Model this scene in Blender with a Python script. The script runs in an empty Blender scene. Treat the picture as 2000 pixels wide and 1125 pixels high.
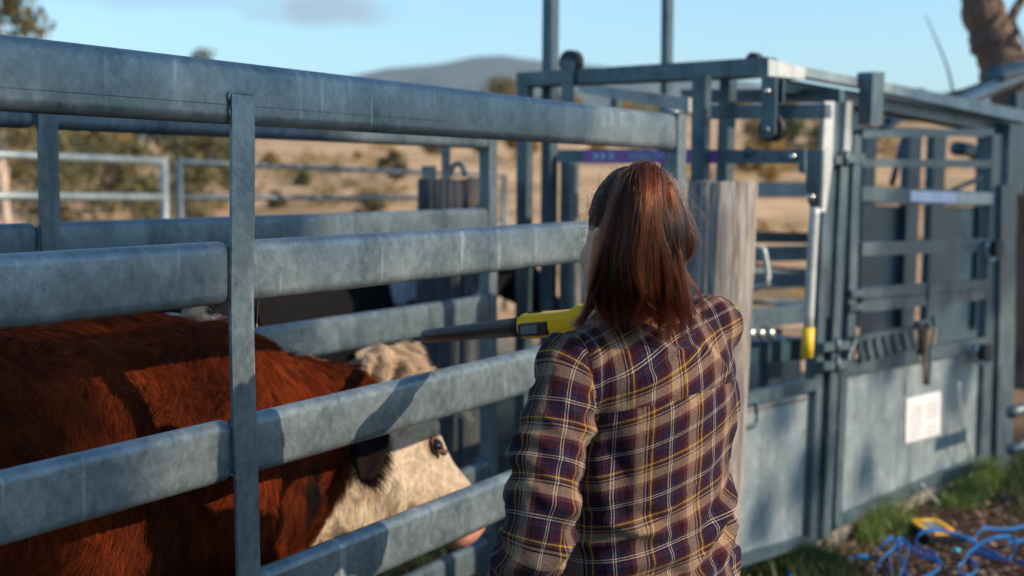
import bpy, bmesh, math, random
import numpy as np
from mathutils import Vector, Matrix, noise as mnoise

RNG = np.random.default_rng(7)
random.seed(7)
SC = bpy.context.scene
COL = SC.collection
R = math.radians

# ------------------------------------------------------------------ camera
FPX = 2778.0                      # 50 mm lens on a 36 mm sensor, photo 2000 px wide
TILT = math.atan((562.5 - 358) / FPX)
CAM = np.array([0, 0, 1.57])
cam_data = bpy.data.cameras.new('camera')
cam = bpy.data.objects.new('camera', cam_data)
COL.objects.link(cam)
cam.location = CAM
cam.rotation_euler = (math.pi / 2 - TILT, 0, 0)
cam_data.lens = 50
cam_data.sensor_width = 36
cam_data.clip_start = 0.05
cam_data.clip_end = 20000
cam_data.dof.use_dof = True
cam_data.dof.focus_distance = 2.5
cam_data.dof.aperture_fstop = 3.2
SC.camera = cam

# ------------------------------------------------------------------ light
SUN_EL = R(28)
SUN_H = np.array([.927, -.375])                    # horizontal direction towards the sun
world = bpy.data.worlds.new('World')
SC.world = world
world.use_nodes = True
wn, wl = world.node_tree.nodes, world.node_tree.links
bg = wn['Background']
sky = wn.new('ShaderNodeTexSky')
sky.sky_type = 'NISHITA'
sky.sun_disc = False
sky.sun_elevation = SUN_EL
sky.sun_rotation = math.atan2(SUN_H[0], SUN_H[1])
sky.air_density = 1.0
sky.dust_density = 0.35
sky.ozone_density = 3.4
bg.inputs['Strength'].default_value = 0.15
sun_data = bpy.data.lights.new('sun', 'SUN')
sun_data.energy = 5.0
sun_data.angle = R(.53)
sun_data.color = (1.0, .80, .58)
sun = bpy.data.objects.new('sun', sun_data)
COL.objects.link(sun)
SUN_D = np.array([SUN_H[0] * math.cos(SUN_EL), SUN_H[1] * math.cos(SUN_EL), math.sin(SUN_EL)])
sun.rotation_euler = Vector(SUN_D).to_track_quat('Z', 'Y').to_euler()
sun.location = (10, -8, 12)
SC.view_settings.view_transform = 'Standard'
SC.view_settings.look = 'None'
SC.view_settings.exposure = 0.50
SC.view_settings.gamma = 1
SC.view_settings.use_curve_mapping = False
SC.cycles.max_bounces = 6
SC.cycles.use_denoising = True
SC.cycles.sample_clamp_indirect = 4


# clouds in the sky: soft grey-white puffs fixed in direction
def pixel_ray(px, py):
    f = np.array([0, math.cos(TILT), -math.sin(TILT)])
    u = np.array([0, math.sin(TILT), math.cos(TILT)])
    return f + np.array([1, 0, 0]) * (px - 1000) / FPX + u * (562.5 - py) / FPX


def wnode(t, **kw):
    n = wn.new(t)
    for k, v in kw.items():
        setattr(n, k, v)
    return n


def sky_clouds():
    tc = wnode('ShaderNodeTexCoord')
    nz = wnode('ShaderNodeTexNoise')
    nz.inputs['Scale'].default_value = 26
    nz.inputs['Detail'].default_value = 6
    wl.new(tc.outputs['Generated'], nz.inputs['Vector'])
    acc = None
    for px, py, sx, sy, amt in ((640, 14, .044, .0140, .95), (560, 25, .028, .008, .5), (690, 28, .03, .009, .6), (250, -12, .10, .010, .42), (1180, -60, .16, .012, .5)):
        r = pixel_ray(px, py)
        r = r / np.linalg.norm(r)
        m = wnode('ShaderNodeMapping', vector_type='POINT')
        m.inputs['Location'].default_value = (-r[0] / sx, -r[1] / .3, -r[2] / sy)
        m.inputs['Scale'].default_value = (1 / sx, 1 / .3, 1 / sy)
        wl.new(tc.outputs['Generated'], m.inputs['Vector'])
        ln = wnode('ShaderNodeVectorMath', operation='LENGTH')
        wl.new(m.outputs[0], ln.inputs[0])
        a = wnode('ShaderNodeMath', operation='MULTIPLY_ADD')       # length + noise
        wl.new(nz.outputs['Fac'], a.inputs[0])
        a.inputs[1].default_value = 1.5
        wl.new(ln.outputs['Value'], a.inputs[2])
        mr = wnode('ShaderNodeMapRange', interpolation_type='SMOOTHSTEP')
        mr.inputs['From Min'].default_value = 2.05
        mr.inputs['From Max'].default_value = 1.2
        mr.inputs['To Max'].default_value = amt
        wl.new(a.outputs[0], mr.inputs['Value'])
        if acc is None:
            acc = mr.outputs[0]
        else:
            mx = wnode('ShaderNodeMath', operation='MAXIMUM')
            wl.new(acc, mx.inputs[0])
            wl.new(mr.outputs[0], mx.inputs[1])
            acc = mx.outputs[0]
    mix = wnode('ShaderNodeMix', data_type='RGBA')
    wl.new(acc, mix.inputs['Factor'])
    wl.new(sky.outputs[0], mix.inputs['A'])
    mix.inputs['B'].default_value = (2.5, 2.85, 3.5, 1)
    tint = wnode('ShaderNodeMix', data_type='RGBA', blend_type='MULTIPLY')
    tint.inputs['Factor'].default_value = 1
    wl.new(mix.outputs['Result'], tint.inputs['A'])
    tint.inputs['B'].default_value = (.86, 1.02, 1.02, 1)
    wl.new(tint.outputs['Result'], bg.inputs['Color'])


sky_clouds()


# ------------------------------------------------------------------ geometry helpers
def atY(px, py, Y):
    """the point at distance Y (metres ahead) seen at a photo pixel"""
    r = pixel_ray(px, py)
    return CAM + r * (Y / r[1])


def on_plane(px, py, o, n):
    r = pixel_ray(px, py)
    return CAM + r * (np.dot(np.asarray(o) - CAM, n) / np.dot(r, n))


UL = np.array([1440, FPX, 0.0]) / math.hypot(1440, FPX)      # along the race fences
NL = np.array([-UL[1], UL[0], 0.0])                          # behind the near fence
P0 = np.array([-.770, 2.14, 0.0])


def lane(s, d, h):
    return P0 + UL * s + NL * d + np.array([0, 0, h])


def tag(o, label=None, cat=None, group=None, kind=None):
    for k, v in (('label', label), ('category', cat), ('group', group), ('kind', kind)):
        if v:
            o[k] = v
    return o


ROOTS = {}


def thing(name, loc, label, cat, group=None):
    o = bpy.data.objects.new(name, None)
    o.empty_display_size = .1
    o.location = loc
    COL.objects.link(o)
    ROOTS[o] = np.array(loc, float)
    return tag(o, label, cat, group)


def link(name, me, mat, parent=None, smooth=False, root=None):
    o = bpy.data.objects.new(name, me)
    COL.objects.link(o)
    if mat is not None:
        for m in (mat if isinstance(mat, (list, tuple)) else [mat]):
            me.materials.append(m)
    if smooth:
        me.polygons.foreach_set('use_smooth', np.ones(len(me.polygons), bool))
    if parent is not None:
        o.parent = parent
        ROOTS[o] = ROOTS[parent]
        me.transform(Matrix.Translation(-Vector(ROOTS[parent])))
    elif root is not None:
        o.location = root
        me.transform(Matrix.Translation(-Vector(root)))
        ROOTS[o] = np.array(root, float)
    return o


def mesh(name, V, Fc, mat, parent=None, smooth=False, root=None):
    me = bpy.data.meshes.new(name)
    me.from_pydata([tuple(map(float, v)) for v in V], [], [tuple(map(int, f)) for f in Fc])
    me.update()
    return link(name, me, mat, parent, smooth, root)


class MB:
    def __init__(self):
        self.V, self.F = [], []

    def add(self, V, Fc):
        o = len(self.V)
        self.V += [np.asarray(v, float) for v in V]
        self.F += [tuple(i + o for i in f) for f in Fc]
        return self

    def box(self, c, ax, ay, az):
        """centre, three half vectors"""
        c, ax, ay, az = (np.asarray(q, float) for q in (c, ax, ay, az))
        V = [c + sx * ax + sy * ay + sz * az for sz in (-1, 1) for sy in (-1, 1) for sx in (-1, 1)]
        F_ = [(0, 2, 3, 1), (4, 5, 7, 6), (0, 1, 5, 4), (2, 6, 7, 3), (0, 4, 6, 2), (1, 3, 7, 5)]
        if np.dot(np.cross(ax, ay), az) < 0:
            F_ = [f[::-1] for f in F_]
        return self.add(V, F_)

    def sweep(self, path, prof, up=(0, 0, 1), radii=None, cap=True):
        """sweep a closed 2D profile along a path; prof x = sideways, y = up"""
        path = [np.asarray(p, float) for p in path]
        n, m = len(path), len(prof)
        V, up = [], np.asarray(up, float)
        for i, p in enumerate(path):
            t = path[min(i + 1, n - 1)] - path[max(i - 1, 0)]
            t /= np.linalg.norm(t) + 1e-12
            sd = np.cross(t, up)
            if np.linalg.norm(sd) < 1e-3:
                sd = np.cross(t, np.array([1, 0, 0.01]))
            sd /= np.linalg.norm(sd)
            uu = np.cross(sd, t)
            k = 1 if radii is None else radii[i]
            V += [p + k * (sd * a + uu * b) for a, b in prof]
        Fc = []
        for i in range(n - 1):
            for j in range(m):
                a, b = i * m + j, i * m + (j + 1) % m
                Fc.append((a, a + m, b + m, b))
        if cap:
            Fc.append(tuple(range(m)))
            Fc.append(tuple((n - 1) * m + j for j in range(m))[::-1])
        return self.add(V, Fc)

    def tube(self, path, r, seg=10, **k):
        prof = [(math.cos(a) * 1.0, math.sin(a) * 1.0) for a in np.linspace(0, 2 * math.pi, seg, endpoint=False)]
        rr = [r] * len(path) if np.isscalar(r) else r
        return self.sweep(path, prof, radii=rr, **k)

    def ball(self, c, r, seg=12, rings=8):
        c = np.asarray(c, float)
        r = np.array([r, r, r]) if np.isscalar(r) else np.asarray(r, float)
        V = [c + r * np.array([0, 0, 1])]
        for i in range(1, rings):
            ph = math.pi * i / rings
            for j in range(seg):
                th = 2 * math.pi * j / seg
                V.append(c + r * np.array([math.sin(ph) * math.cos(th), math.sin(ph) * math.sin(th), math.cos(ph)]))
        V.append(c - r * np.array([0, 0, 1]))
        Fc = [(0, 1 + j, 1 + (j + 1) % seg) for j in range(seg)]
        for i in range(rings - 2):
            for j in range(seg):
                a, b = 1 + i * seg + j, 1 + i * seg + (j + 1) % seg
                Fc.append((a, a + seg, b + seg, b))
        L = len(V) - 1
        Fc += [(L, 1 + (rings - 2) * seg + (j + 1) % seg, 1 + (rings - 2) * seg + j) for j in range(seg)]
        return self.add(V, Fc)

    def build(self, name, mat, parent=None, smooth=False, root=None, bevel=0):
        o = mesh(name, self.V, self.F, mat, parent, smooth, root)
        if bevel:
            b = o.modifiers.new('bevel', 'BEVEL')
            b.width = bevel
            b.segments = 2
            b.limit_method = 'ANGLE'
        return o


def rr_profile(w, h, r, seg=5):
    """rounded rectangle profile"""
    P = []
    for cx, cy, a0 in ((w / 2 - r, h / 2 - r, 0), (-w / 2 + r, h / 2 - r, 90), (-w / 2 + r, -h / 2 + r, 180), (w / 2 - r, -h / 2 + r, 270)):
        for k in range(seg + 1):
            a = R(a0 + 90 * k / seg)
            P.append((cx + r * math.cos(a), cy + r * math.sin(a)))
    return P


def bez(P, n=16):
    P = [np.asarray(p, float) for p in P]
    out = []
    for i in range(len(P) - 1):
        p0, p1, p2, p3 = P[max(i - 1, 0)], P[i], P[i + 1], P[min(i + 2, len(P) - 1)]
        for k in range(n):
            t = k / n
            out.append(.5 * ((2 * p1) + (p2 - p0) * t + (2 * p0 - 5 * p1 + 4 * p2 - p3) * t * t + (3 * p1 - p0 - 3 * p2 + p3) * t ** 3))
    out.append(P[-1])
    return out


# ------------------------------------------------------------------ materials
def newmat(name):
    m = bpy.data.materials.new(name)
    m.use_nodes = True
    nt = m.node_tree
    return m, nt, nt.nodes, nt.links, nt.nodes['Principled BSDF']


def nodes_noise(N_, L_, coord, scale, detail=4, rough=.55, vec=None, dist=0):
    n = N_.new('ShaderNodeTexNoise')
    n.inputs['Scale'].default_value = scale
    n.inputs['Detail'].default_value = detail
    n.inputs['Roughness'].default_value = rough
    n.inputs['Distortion'].default_value = dist
    if vec is not None:
        mp = N_.new('ShaderNodeMapping')
        mp.inputs['Scale'].default_value = vec[0]
        mp.inputs['Rotation'].default_value = vec[1]
        L_.new(coord, mp.inputs['Vector'])
        L_.new(mp.outputs[0], n.inputs['Vector'])
    else:
        L_.new(coord, n.inputs['Vector'])
    return n.outputs['Fac']


def ramp(N_, L_, fac, stops, interp='LINEAR'):
    r = N_.new('ShaderNodeValToRGB')
    r.color_ramp.interpolation = interp
    e = r.color_ramp.elements
    while len(e) > 1:
        e.remove(e[-1])
    e[0].position = stops[0][0]
    e[0].color = (*stops[0][1], 1)
    for p, c in stops[1:]:
        k = e.new(p)
        k.color = (*c, 1)
    L_.new(fac, r.inputs[0])
    return r.outputs[0]


def mixc(N_, L_, fac, a, b, mode='MIX'):
    m = N_.new('ShaderNodeMix')
    m.data_type = 'RGBA'
    m.blend_type = mode
    for sock, v in (('Factor', fac), ('A', a), ('B', b)):
        if isinstance(v, (int, float)):
            m.inputs[sock].default_value = v
        elif isinstance(v, tuple):
            m.inputs[sock].default_value = (*v, 1)
        else:
            L_.new(v, m.inputs[sock])
    return m.outputs['Result']


def bump(N_, L_, h, strength, dist, bsdf, prev=None):
    b = N_.new('ShaderNodeBump')
    b.inputs['Strength'].default_value = strength
    b.inputs['Distance'].default_value = dist
    L_.new(h, b.inputs['Height'])
    if prev is not None:
        L_.new(prev, b.inputs['Normal'])
    L_.new(b.outputs[0], bsdf.inputs['Normal'])
    return b.outputs[0]


def gradient_mat(name, stops, scale=3, rough=.8, bumpd=0, detail=5, vec=None, metallic=0, spec=.5):
    m, nt, N_, L_, B = newmat(name)
    tc = N_.new('ShaderNodeTexCoord').outputs['Object']
    f = nodes_noise(N_, L_, tc, scale, detail, vec=vec)
    L_.new(ramp(N_, L_, f, stops), B.inputs['Base Color'])
    B.inputs['Roughness'].default_value = rough
    B.inputs['Metallic'].default_value = metallic
    B.inputs['Specular IOR Level'].default_value = spec
    if bumpd:
        bump(N_, L_, f, 1, bumpd, B)
    return m


def flat_mat(name, col, rough=.5, metallic=0, spec=.5):
    return gradient_mat(name, [(.3, tuple(c * .88 for c in col)), (.7, tuple(min(1, c * 1.1) for c in col))], 9, rough, 0, 3, metallic=metallic, spec=spec)


def galv(name, lo=(.19, .215, .235), hi=(.44, .475, .49), metallic=.55, fine=True):
    """weathered hot-dip galvanised steel: cloudy zinc, diagonal rub marks, drips, pits"""
    m, nt, N_, L_, B = newmat(name)
    tc = N_.new('ShaderNodeTexCoord').outputs['Object']
    big = nodes_noise(N_, L_, tc, 7, 4, .6)
    mid = nodes_noise(N_, L_, tc, 45, 5, .65)
    base = ramp(N_, L_, mixc(N_, L_, .45, big, mid), [(.32, lo), (.5, tuple((a + b) / 2 for a, b in zip(lo, hi))), (.66, hi)])
    if fine:
        # diagonal fine scratches in the plane of the rails
        ma = N_.new('ShaderNodeMapping'); ma.inputs['Rotation'].default_value = (0, 0, -math.atan2(2778, 1440)); L_.new(tc, ma.inputs['Vector'])
        mb_ = N_.new('ShaderNodeMapping'); mb_.inputs['Rotation'].default_value = (0, R(-42), 0); L_.new(ma.outputs[0], mb_.inputs['Vector'])
        sc = nodes_noise(N_, L_, mb_.outputs[0], 1, 3, .7, vec=((22, 60, 420), (0, 0, 0)), dist=.5)
        pm = nodes_noise(N_, L_, tc, 6, 3, .6)
        scm = ramp(N_, L_, sc, [(.50, (0, 0, 0)), (.66, (1, 1, 1))])
        pmm = ramp(N_, L_, pm, [(.46, (0, 0, 0)), (.68, (.38, .38, .38))])
        both = mixc(N_, L_, 1.0, scm, pmm, 'MULTIPLY')
        base = mixc(N_, L_, both, base, tuple(min(.62, c * 1.45) for c in hi))
        # pale vertical drips
        dr = nodes_noise(N_, L_, tc, 1, 2, .5, vec=((34, 34, 3.0), (0, 0, 0)))
        drm = ramp(N_, L_, dr, [(.66, (0, 0, 0)), (.74, (.35, .35, .35))])
        base = mixc(N_, L_, drm, base, (.55, .6, .63))
        # grime specks
        sp = nodes_noise(N_, L_, tc, 170, 2, .5)
        spm = ramp(N_, L_, sp, [(.26, (.75, .75, .75)), (.34, (0, 0, 0))])
        base = mixc(N_, L_, spm, base, (.10, .10, .10))
    else:
        run = nodes_noise(N_, L_, tc, 1, 4, .65, vec=((16, 16, 1.6), (0, 0, 0)), dist=.4)
        base = mixc(N_, L_, ramp(N_, L_, run, [(.52, (0, 0, 0)), (.70, (.55, .55, .55))]), base, tuple(c * .55 for c in lo))
        mud = nodes_noise(N_, L_, tc, 9, 6, .7)
        base = mixc(N_, L_, ramp(N_, L_, mud, [(.60, (0, 0, 0)), (.72, (.45, .45, .45))]), base, (.10, .065, .045))
    L_.new(base, B.inputs['Base Color'])
    B.inputs['Metallic'].default_value = metallic
    rg = N_.new('ShaderNodeMapRange')
    L_.new(mid, rg.inputs['Value'])
    rg.inputs['To Min'].default_value = .28
    rg.inputs['To Max'].default_value = .52
    L_.new(rg.outputs[0], B.inputs['Roughness'])
    g = nodes_noise(N_, L_, tc, 260, 3, .6)
    n1 = bump(N_, L_, g, .35, .0006, B)
    bump(N_, L_, big, .5, .003, B, n1)
    return m


M = {}
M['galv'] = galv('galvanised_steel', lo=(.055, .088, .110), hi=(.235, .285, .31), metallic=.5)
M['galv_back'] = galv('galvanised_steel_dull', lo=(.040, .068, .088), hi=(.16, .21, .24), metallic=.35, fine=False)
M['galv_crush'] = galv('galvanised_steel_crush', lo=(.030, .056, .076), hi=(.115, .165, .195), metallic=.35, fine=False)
M['bright'] = galv('sunlit_tone_galvanising', lo=(.30, .33, .34), hi=(.56, .58, .57), metallic=.15, fine=False)  # same zinc made paler: sunlight on these crush members is in the colour
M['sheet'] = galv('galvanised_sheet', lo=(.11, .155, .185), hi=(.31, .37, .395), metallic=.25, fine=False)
M['dark_sheet'] = galv('dark_blue_grey_sheet', lo=(.022, .055, .080), hi=(.045, .095, .130), metallic=.2, fine=False)  # dark blue-grey tone for inner panels and far frames
M['bolt'] = flat_mat('zinc_bolt', (.6, .6, .58), .25, .9)
M['black'] = flat_mat('black_plastic', (.006, .007, .010), .5, spec=.3)
M['rubber'] = flat_mat('black_rubber', (.015, .015, .017), .6)
M['yellow'] = flat_mat('yellow_plastic', (.95, .50, .004), .45, spec=.25)
M['yellow_grip'] = flat_mat('yellow_rubber_grip', (.72, .47, .02), .55)
M['white'] = flat_mat('white_label', (.58, .58, .60), .5)
M['print'] = flat_mat('grey_print', (.30, .30, .33), .6)
M['lilac_white'] = flat_mat('lilac_white_sticker', (.62, .62, .78), .5)
M['purple'] = flat_mat('purple_sticker', (.24, .09, .34), .5)
M['pale_blue'] = flat_mat('pale_blue_print', (.30, .52, .66), .5)
M['screen'] = flat_mat('grey_display', (.12, .15, .17), .15)
M['orange'] = flat_mat('orange_button', (.75, .17, .03), .4)
M['blue_strap'] = flat_mat('blue_webbing', (.012, .17, .52), .40)
M['clear_hose'] = flat_mat('cloudy_hose', (.35, .36, .36), .25)
M['rust'] = gradient_mat('rusty_dirt', [(.3, (.05, .03, .02)), (.7, (.16, .08, .045))], 60, .9)
M['skin'] = gradient_mat('skin', [(.3, (.46, .22, .15)), (.7, (.60, .33, .24))], 30, .5, .0006)
M['skin'].node_tree.nodes['Principled BSDF'].inputs['Subsurface Weight'].default_value = .12
M['skin'].node_tree.nodes['Principled BSDF'].inputs['Subsurface Radius'].default_value = (.01, .004, .002)
M['denim'] = gradient_mat('denim', [(.3, (.02, .035, .08)), (.7, (.05, .075, .14))], 120, .85, .001)
M['leather'] = gradient_mat('brown_leather', [(.3, (.06, .03, .015)), (.7, (.12, .06, .03))], 40, .6, .001)
M['eye'] = flat_mat('dark_eye', (.008, .006, .005), .06)
M['eyelid'] = gradient_mat('dark_brown_eyelid', [(.35, (.02, .010, .008)), (.7, (.13, .035, .02))], 90, .5, .001)
M['nose'] = gradient_mat('pink_muzzle', [(.3, (.42, .17, .12)), (.7, (.58, .28, .21))], 60, .38, .001)
M['hoof'] = flat_mat('dark_hoof', (.03, .025, .02), .5)


def timber(name, lo, hi):
    m, nt, N_, L_, B = newmat(name)
    tc = N_.new('ShaderNodeTexCoord').outputs['Object']
    g = nodes_noise(N_, L_, tc, 1, 6, .7, vec=((55, 55, 2.2), (0, 0, 0)), dist=.8)
    b = nodes_noise(N_, L_, tc, 3.2, 4, .6, vec=((1.6, 1.6, .5), (0, 0, 0)))
    c = ramp(N_, L_, g, [(.30, (.035, .03, .03)), (.42, lo), (.6, hi)])
    c = mixc(N_, L_, ramp(N_, L_, b, [(.52, (0, 0, 0)), (.72, (.5, .5, .5))]), c, (.16, .095, .06))
    L_.new(c, B.inputs['Base Color'])
    B.inputs['Roughness'].default_value = .88
    bump(N_, L_, g, .9, .006, B)
    return m


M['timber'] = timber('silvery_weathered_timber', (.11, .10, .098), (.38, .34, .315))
M['timber_shaded'] = timber('shaded_weathered_timber', (.022, .028, .036), (.065, .07, .08))  # tree shade on the far post is put into this darker colour
M['bark'] = gradient_mat('peeling_gum_bark', [(.3, (.045, .028, .022)), (.48, (.15, .095, .07)), (.56, (.08, .05, .04)), (.70, (.38, .30, .24))], 1, .85, .05, 5, vec=((9, 9, 2), (0, 0, 0)))
M['pale_bark'] = gradient_mat('pale_gum_bark', [(.3, (.30, .22, .17)), (.7, (.55, .45, .37))], 4, .8, .01)


def leaf_mat(name, stops, transl=.35):
    m, nt, N_, L_, B = newmat(name)
    g = N_.new('ShaderNodeNewGeometry')
    col = ramp(N_, L_, g.outputs['Random Per Island'], stops)
    L_.new(col, B.inputs['Base Color'])
    B.inputs['Roughness'].default_value = .6
    tr = N_.new('ShaderNodeBsdfTranslucent')
    L_.new(col, tr.inputs['Color'])
    mx = N_.new('ShaderNodeMixShader')
    mx.inputs[0].default_value = transl
    L_.new(B.outputs[0], mx.inputs[1])
    L_.new(tr.outputs[0], mx.inputs[2])
    L_.new(mx.outputs[0], N_['Material Output'].inputs['Surface'])
    return m


M['leaf_green'] = leaf_mat('gum_leaves_green', [(0, (.035, .055, .02)), (.5, (.075, .09, .035)), (1, (.13, .12, .05))])
M['leaf_olive'] = leaf_mat('gum_leaves_olive', [(0, (.08, .08, .035)), (.5, (.16, .14, .06)), (1, (.26, .20, .09))])
M['leaf_gold'] = leaf_mat('gum_leaves_golden', [(0, (.16, .10, .025)), (.5, (.30, .19, .05)), (1, (.42, .27, .08))])
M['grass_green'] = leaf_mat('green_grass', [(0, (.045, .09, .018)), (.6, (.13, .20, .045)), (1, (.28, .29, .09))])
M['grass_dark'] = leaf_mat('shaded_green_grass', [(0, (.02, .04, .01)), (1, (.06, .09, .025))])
M['grass_dry'] = leaf_mat('dry_grass', [(0, (.28, .18, .09)), (1, (.55, .40, .24))])
M['litter'] = leaf_mat('dry_leaf_litter', [(0, (.04, .02, .012)), (.6, (.12, .065, .04)), (1, (.40, .27, .18))], .1)

# =================================================================== the land
GX = np.concatenate([np.linspace(-400, -30, 38)[:-1], np.linspace(-30, 30, 121), np.linspace(30, 400, 38)[1:]])
GY = np.concatenate([np.linspace(-60, -4, 12)[:-1], np.linspace(-4, 16, 101), np.linspace(16, 120, 100)[1:], np.linspace(120, 2200, 60)[1:]])


def terrain(x, y):
    x = np.asarray(x, float); y = np.asarray(y, float)
    z = np.where(y > 16, .035 * (y - 16), 0)
    z = z + np.where(y > 60, .022 * (y - 60), 0)
    z = np.where(y > 170, .035 * 154 + .022 * 110 + (y - 170) * .004, z)
    z = z + np.where(y > 20, np.minimum((y - 20) / 60, 1), 0) * (1.1 * np.sin(x / 31 + 1.0) + .8 * np.sin(x / 13 + y / 23))
    z = z + .02 * np.sin(x * 2.1 + y) * np.sin(y * 1.7)
    return z


def land():
    X, Y = np.meshgrid(GX, GY)
    Z = terrain(X, Y)
    near = (np.abs(X) < 12) & (Y > 0) & (Y < 16)
    Z = Z + np.where(near, .012 * np.sin(X * 9.1) * np.cos(Y * 7.7), 0)
    V = np.stack([X, Y, Z], -1).reshape(-1, 3)
    nx, ny = len(GX), len(GY)
    Fc = [(j * nx + i, j * nx + i + 1, (j + 1) * nx + i + 1, (j + 1) * nx + i) for j in range(ny - 1) for i in range(nx - 1)]
    m, nt, N_, L_, B = newmat('earth_and_dry_paddock')
    geo = N_.new('ShaderNodeNewGeometry').outputs['Position']
    big = nodes_noise(N_, L_, geo, .35, 5, .6)
    mid = nodes_noise(N_, L_, geo, 3.0, 6, .65)
    fine = nodes_noise(N_, L_, geo, 38, 6, .7)
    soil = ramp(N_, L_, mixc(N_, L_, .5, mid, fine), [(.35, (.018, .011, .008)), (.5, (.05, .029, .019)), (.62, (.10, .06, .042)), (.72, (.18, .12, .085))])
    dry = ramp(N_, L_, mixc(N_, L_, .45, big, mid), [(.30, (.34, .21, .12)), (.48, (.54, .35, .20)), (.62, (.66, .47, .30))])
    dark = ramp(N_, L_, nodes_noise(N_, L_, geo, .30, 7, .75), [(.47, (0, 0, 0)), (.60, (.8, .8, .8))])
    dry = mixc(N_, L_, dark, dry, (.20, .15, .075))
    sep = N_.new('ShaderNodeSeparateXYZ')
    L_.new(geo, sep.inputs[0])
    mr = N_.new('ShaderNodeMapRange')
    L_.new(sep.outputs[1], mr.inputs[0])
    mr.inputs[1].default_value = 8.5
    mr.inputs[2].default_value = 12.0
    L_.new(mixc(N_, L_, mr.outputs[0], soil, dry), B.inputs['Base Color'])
    B.inputs['Roughness'].default_value = .95
    B.inputs['Specular IOR Level'].default_value = .15
    bump(N_, L_, fine, 1, .03, B)
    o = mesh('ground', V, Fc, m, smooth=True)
    tag(o, kind='structure')


land()


def mountain():
    # distant range: three folded ridges, profile as seen above the rails
    prof = [(560, 178), (640, 160), (700, 146), (760, 133), (850, 126), (880, 121), (930, 110), (980, 108), (1020, 114), (1060, 118), (1200, 132), (1320, 145), (1400, 150), (1500, 165), (1700, 185), (1850, 180), (1990, 178), (2200, 165), (2500, 190)]
    m, nt, N_, L_, B = newmat('forested_mountain')
    geo = N_.new('ShaderNodeNewGeometry').outputs['Position']
    n = nodes_noise(N_, L_, geo, .012, 8, .7)
    L_.new(ramp(N_, L_, n, [(.35, (.025, .035, .028)), (.55, (.06, .065, .045)), (.7, (.13, .10, .07))]), B.inputs['Base Color'])
    B.inputs['Roughness'].default_value = 1
    B.inputs['Specular IOR Level'].default_value = 0
    px = np.linspace(-900, 3300, 211)
    ridge = np.interp(px, [-900, 300, 560] + [p[0] for p in prof[1:]] + [3300], [215, 200, 178] + [p[1] for p in prof[1:]] + [230])
    rows = []
    NR = 26
    for j in range(NR):
        t = j / (NR - 1)
        Y = 2300 + 1500 * t
        row = []
        for i, q in enumerate(px):
            top = atY(q, ridge[i], 3800)[2]
            x = (q - 1000) / FPX * 3800
            z = top * (t ** 1.1) + 26 * (1 - t) * t * 4 * mnoise.noise(Vector((q * .011, t * 4, 3))) * 2.2
            z += 5 * mnoise.noise(Vector((q * .05, t * 9, 1))) * t
            row.append((x * (Y / 3800) ** .3, Y, z + (0 if t < 1 else 0)))
        rows.append(row)
    rows.append([(a, 4600, -4) for (a, _, _) in rows[-1]])
    V = [v for r in rows for v in r]
    nx = len(px)
    Fc = [(j * nx + i, j * nx + i + 1, (j + 1) * nx + i + 1, (j + 1) * nx + i) for j in range(len(rows) - 1) for i in range(nx - 1)]
    tag(mesh('mountain', V, Fc, m, smooth=True), kind='structure')


mountain()


def haze():
    mb = MB().box((0, 2300, 175), (2900, 0, 0), (0, 2420, 0), (0, 0, 178))
    m = bpy.data.materials.new('thin_air_haze')
    m.use_nodes = True
    nt = m.node_tree
    nt.nodes.remove(nt.nodes['Principled BSDF'])
    v = nt.nodes.new('ShaderNodeVolumePrincipled')
    v.inputs['Color'].default_value = (.66, .84, 1, 1)
    v.inputs['Density'].default_value = .00015
    v.inputs['Anisotropy'].default_value = .2
    nt.links.new(v.outputs[0], nt.nodes['Material Output'].inputs['Volume'])
    o = mb.build('haze', m)
    tag(o, kind='stuff')
    return o


HAZE = haze()


# =================================================================== trees
def leaf_cloud(centers, radii, n, size, squash=.8, seed=0, aspect=.45):
    g = np.random.default_rng(seed)
    centers = np.asarray(centers, float); radii = np.asarray(radii, float)
    w = radii ** 2
    idx = g.choice(len(centers), n, p=w / w.sum())
    d = g.normal(size=(n, 3)); d /= np.linalg.norm(d, axis=1)[:, None]
    rad = g.random(n) ** .45
    c = centers[idx] + d * (rad * radii[idx])[:, None] * np.array([1, 1, squash])
    a = g.normal(size=(n, 3)); a[:, 2] -= .5; a /= np.linalg.norm(a, axis=1)[:, None]
    b = np.cross(a, g.normal(size=(n, 3))); b /= np.linalg.norm(b, axis=1)[:, None]
    L = size * g.uniform(.6, 1.4, n)[:, None]
    W = L * aspect
    V = np.stack([c - a * L / 2, c + b * W / 2, c + a * L / 2, c - b * W / 2], 1).reshape(-1, 3)
    F_ = np.arange(4 * n).reshape(n, 4)
    return V, F_


def fast_mesh(name, V, F_, mat, parent=None, root=None):
    me = bpy.data.meshes.new(name)
    n, k = F_.shape
    me.vertices.add(len(V)); me.vertices.foreach_set('co', np.asarray(V, np.float32).ravel())
    me.loops.add(n * k); me.loops.foreach_set('vertex_index', F_.astype(np.int32).ravel())
    me.polygons.add(n); me.polygons.foreach_set('loop_start', np.arange(0, n * k, k, dtype=np.int32))
    me.update(calc_edges=True)
    return link(name, me, mat, parent, False, root)


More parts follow.
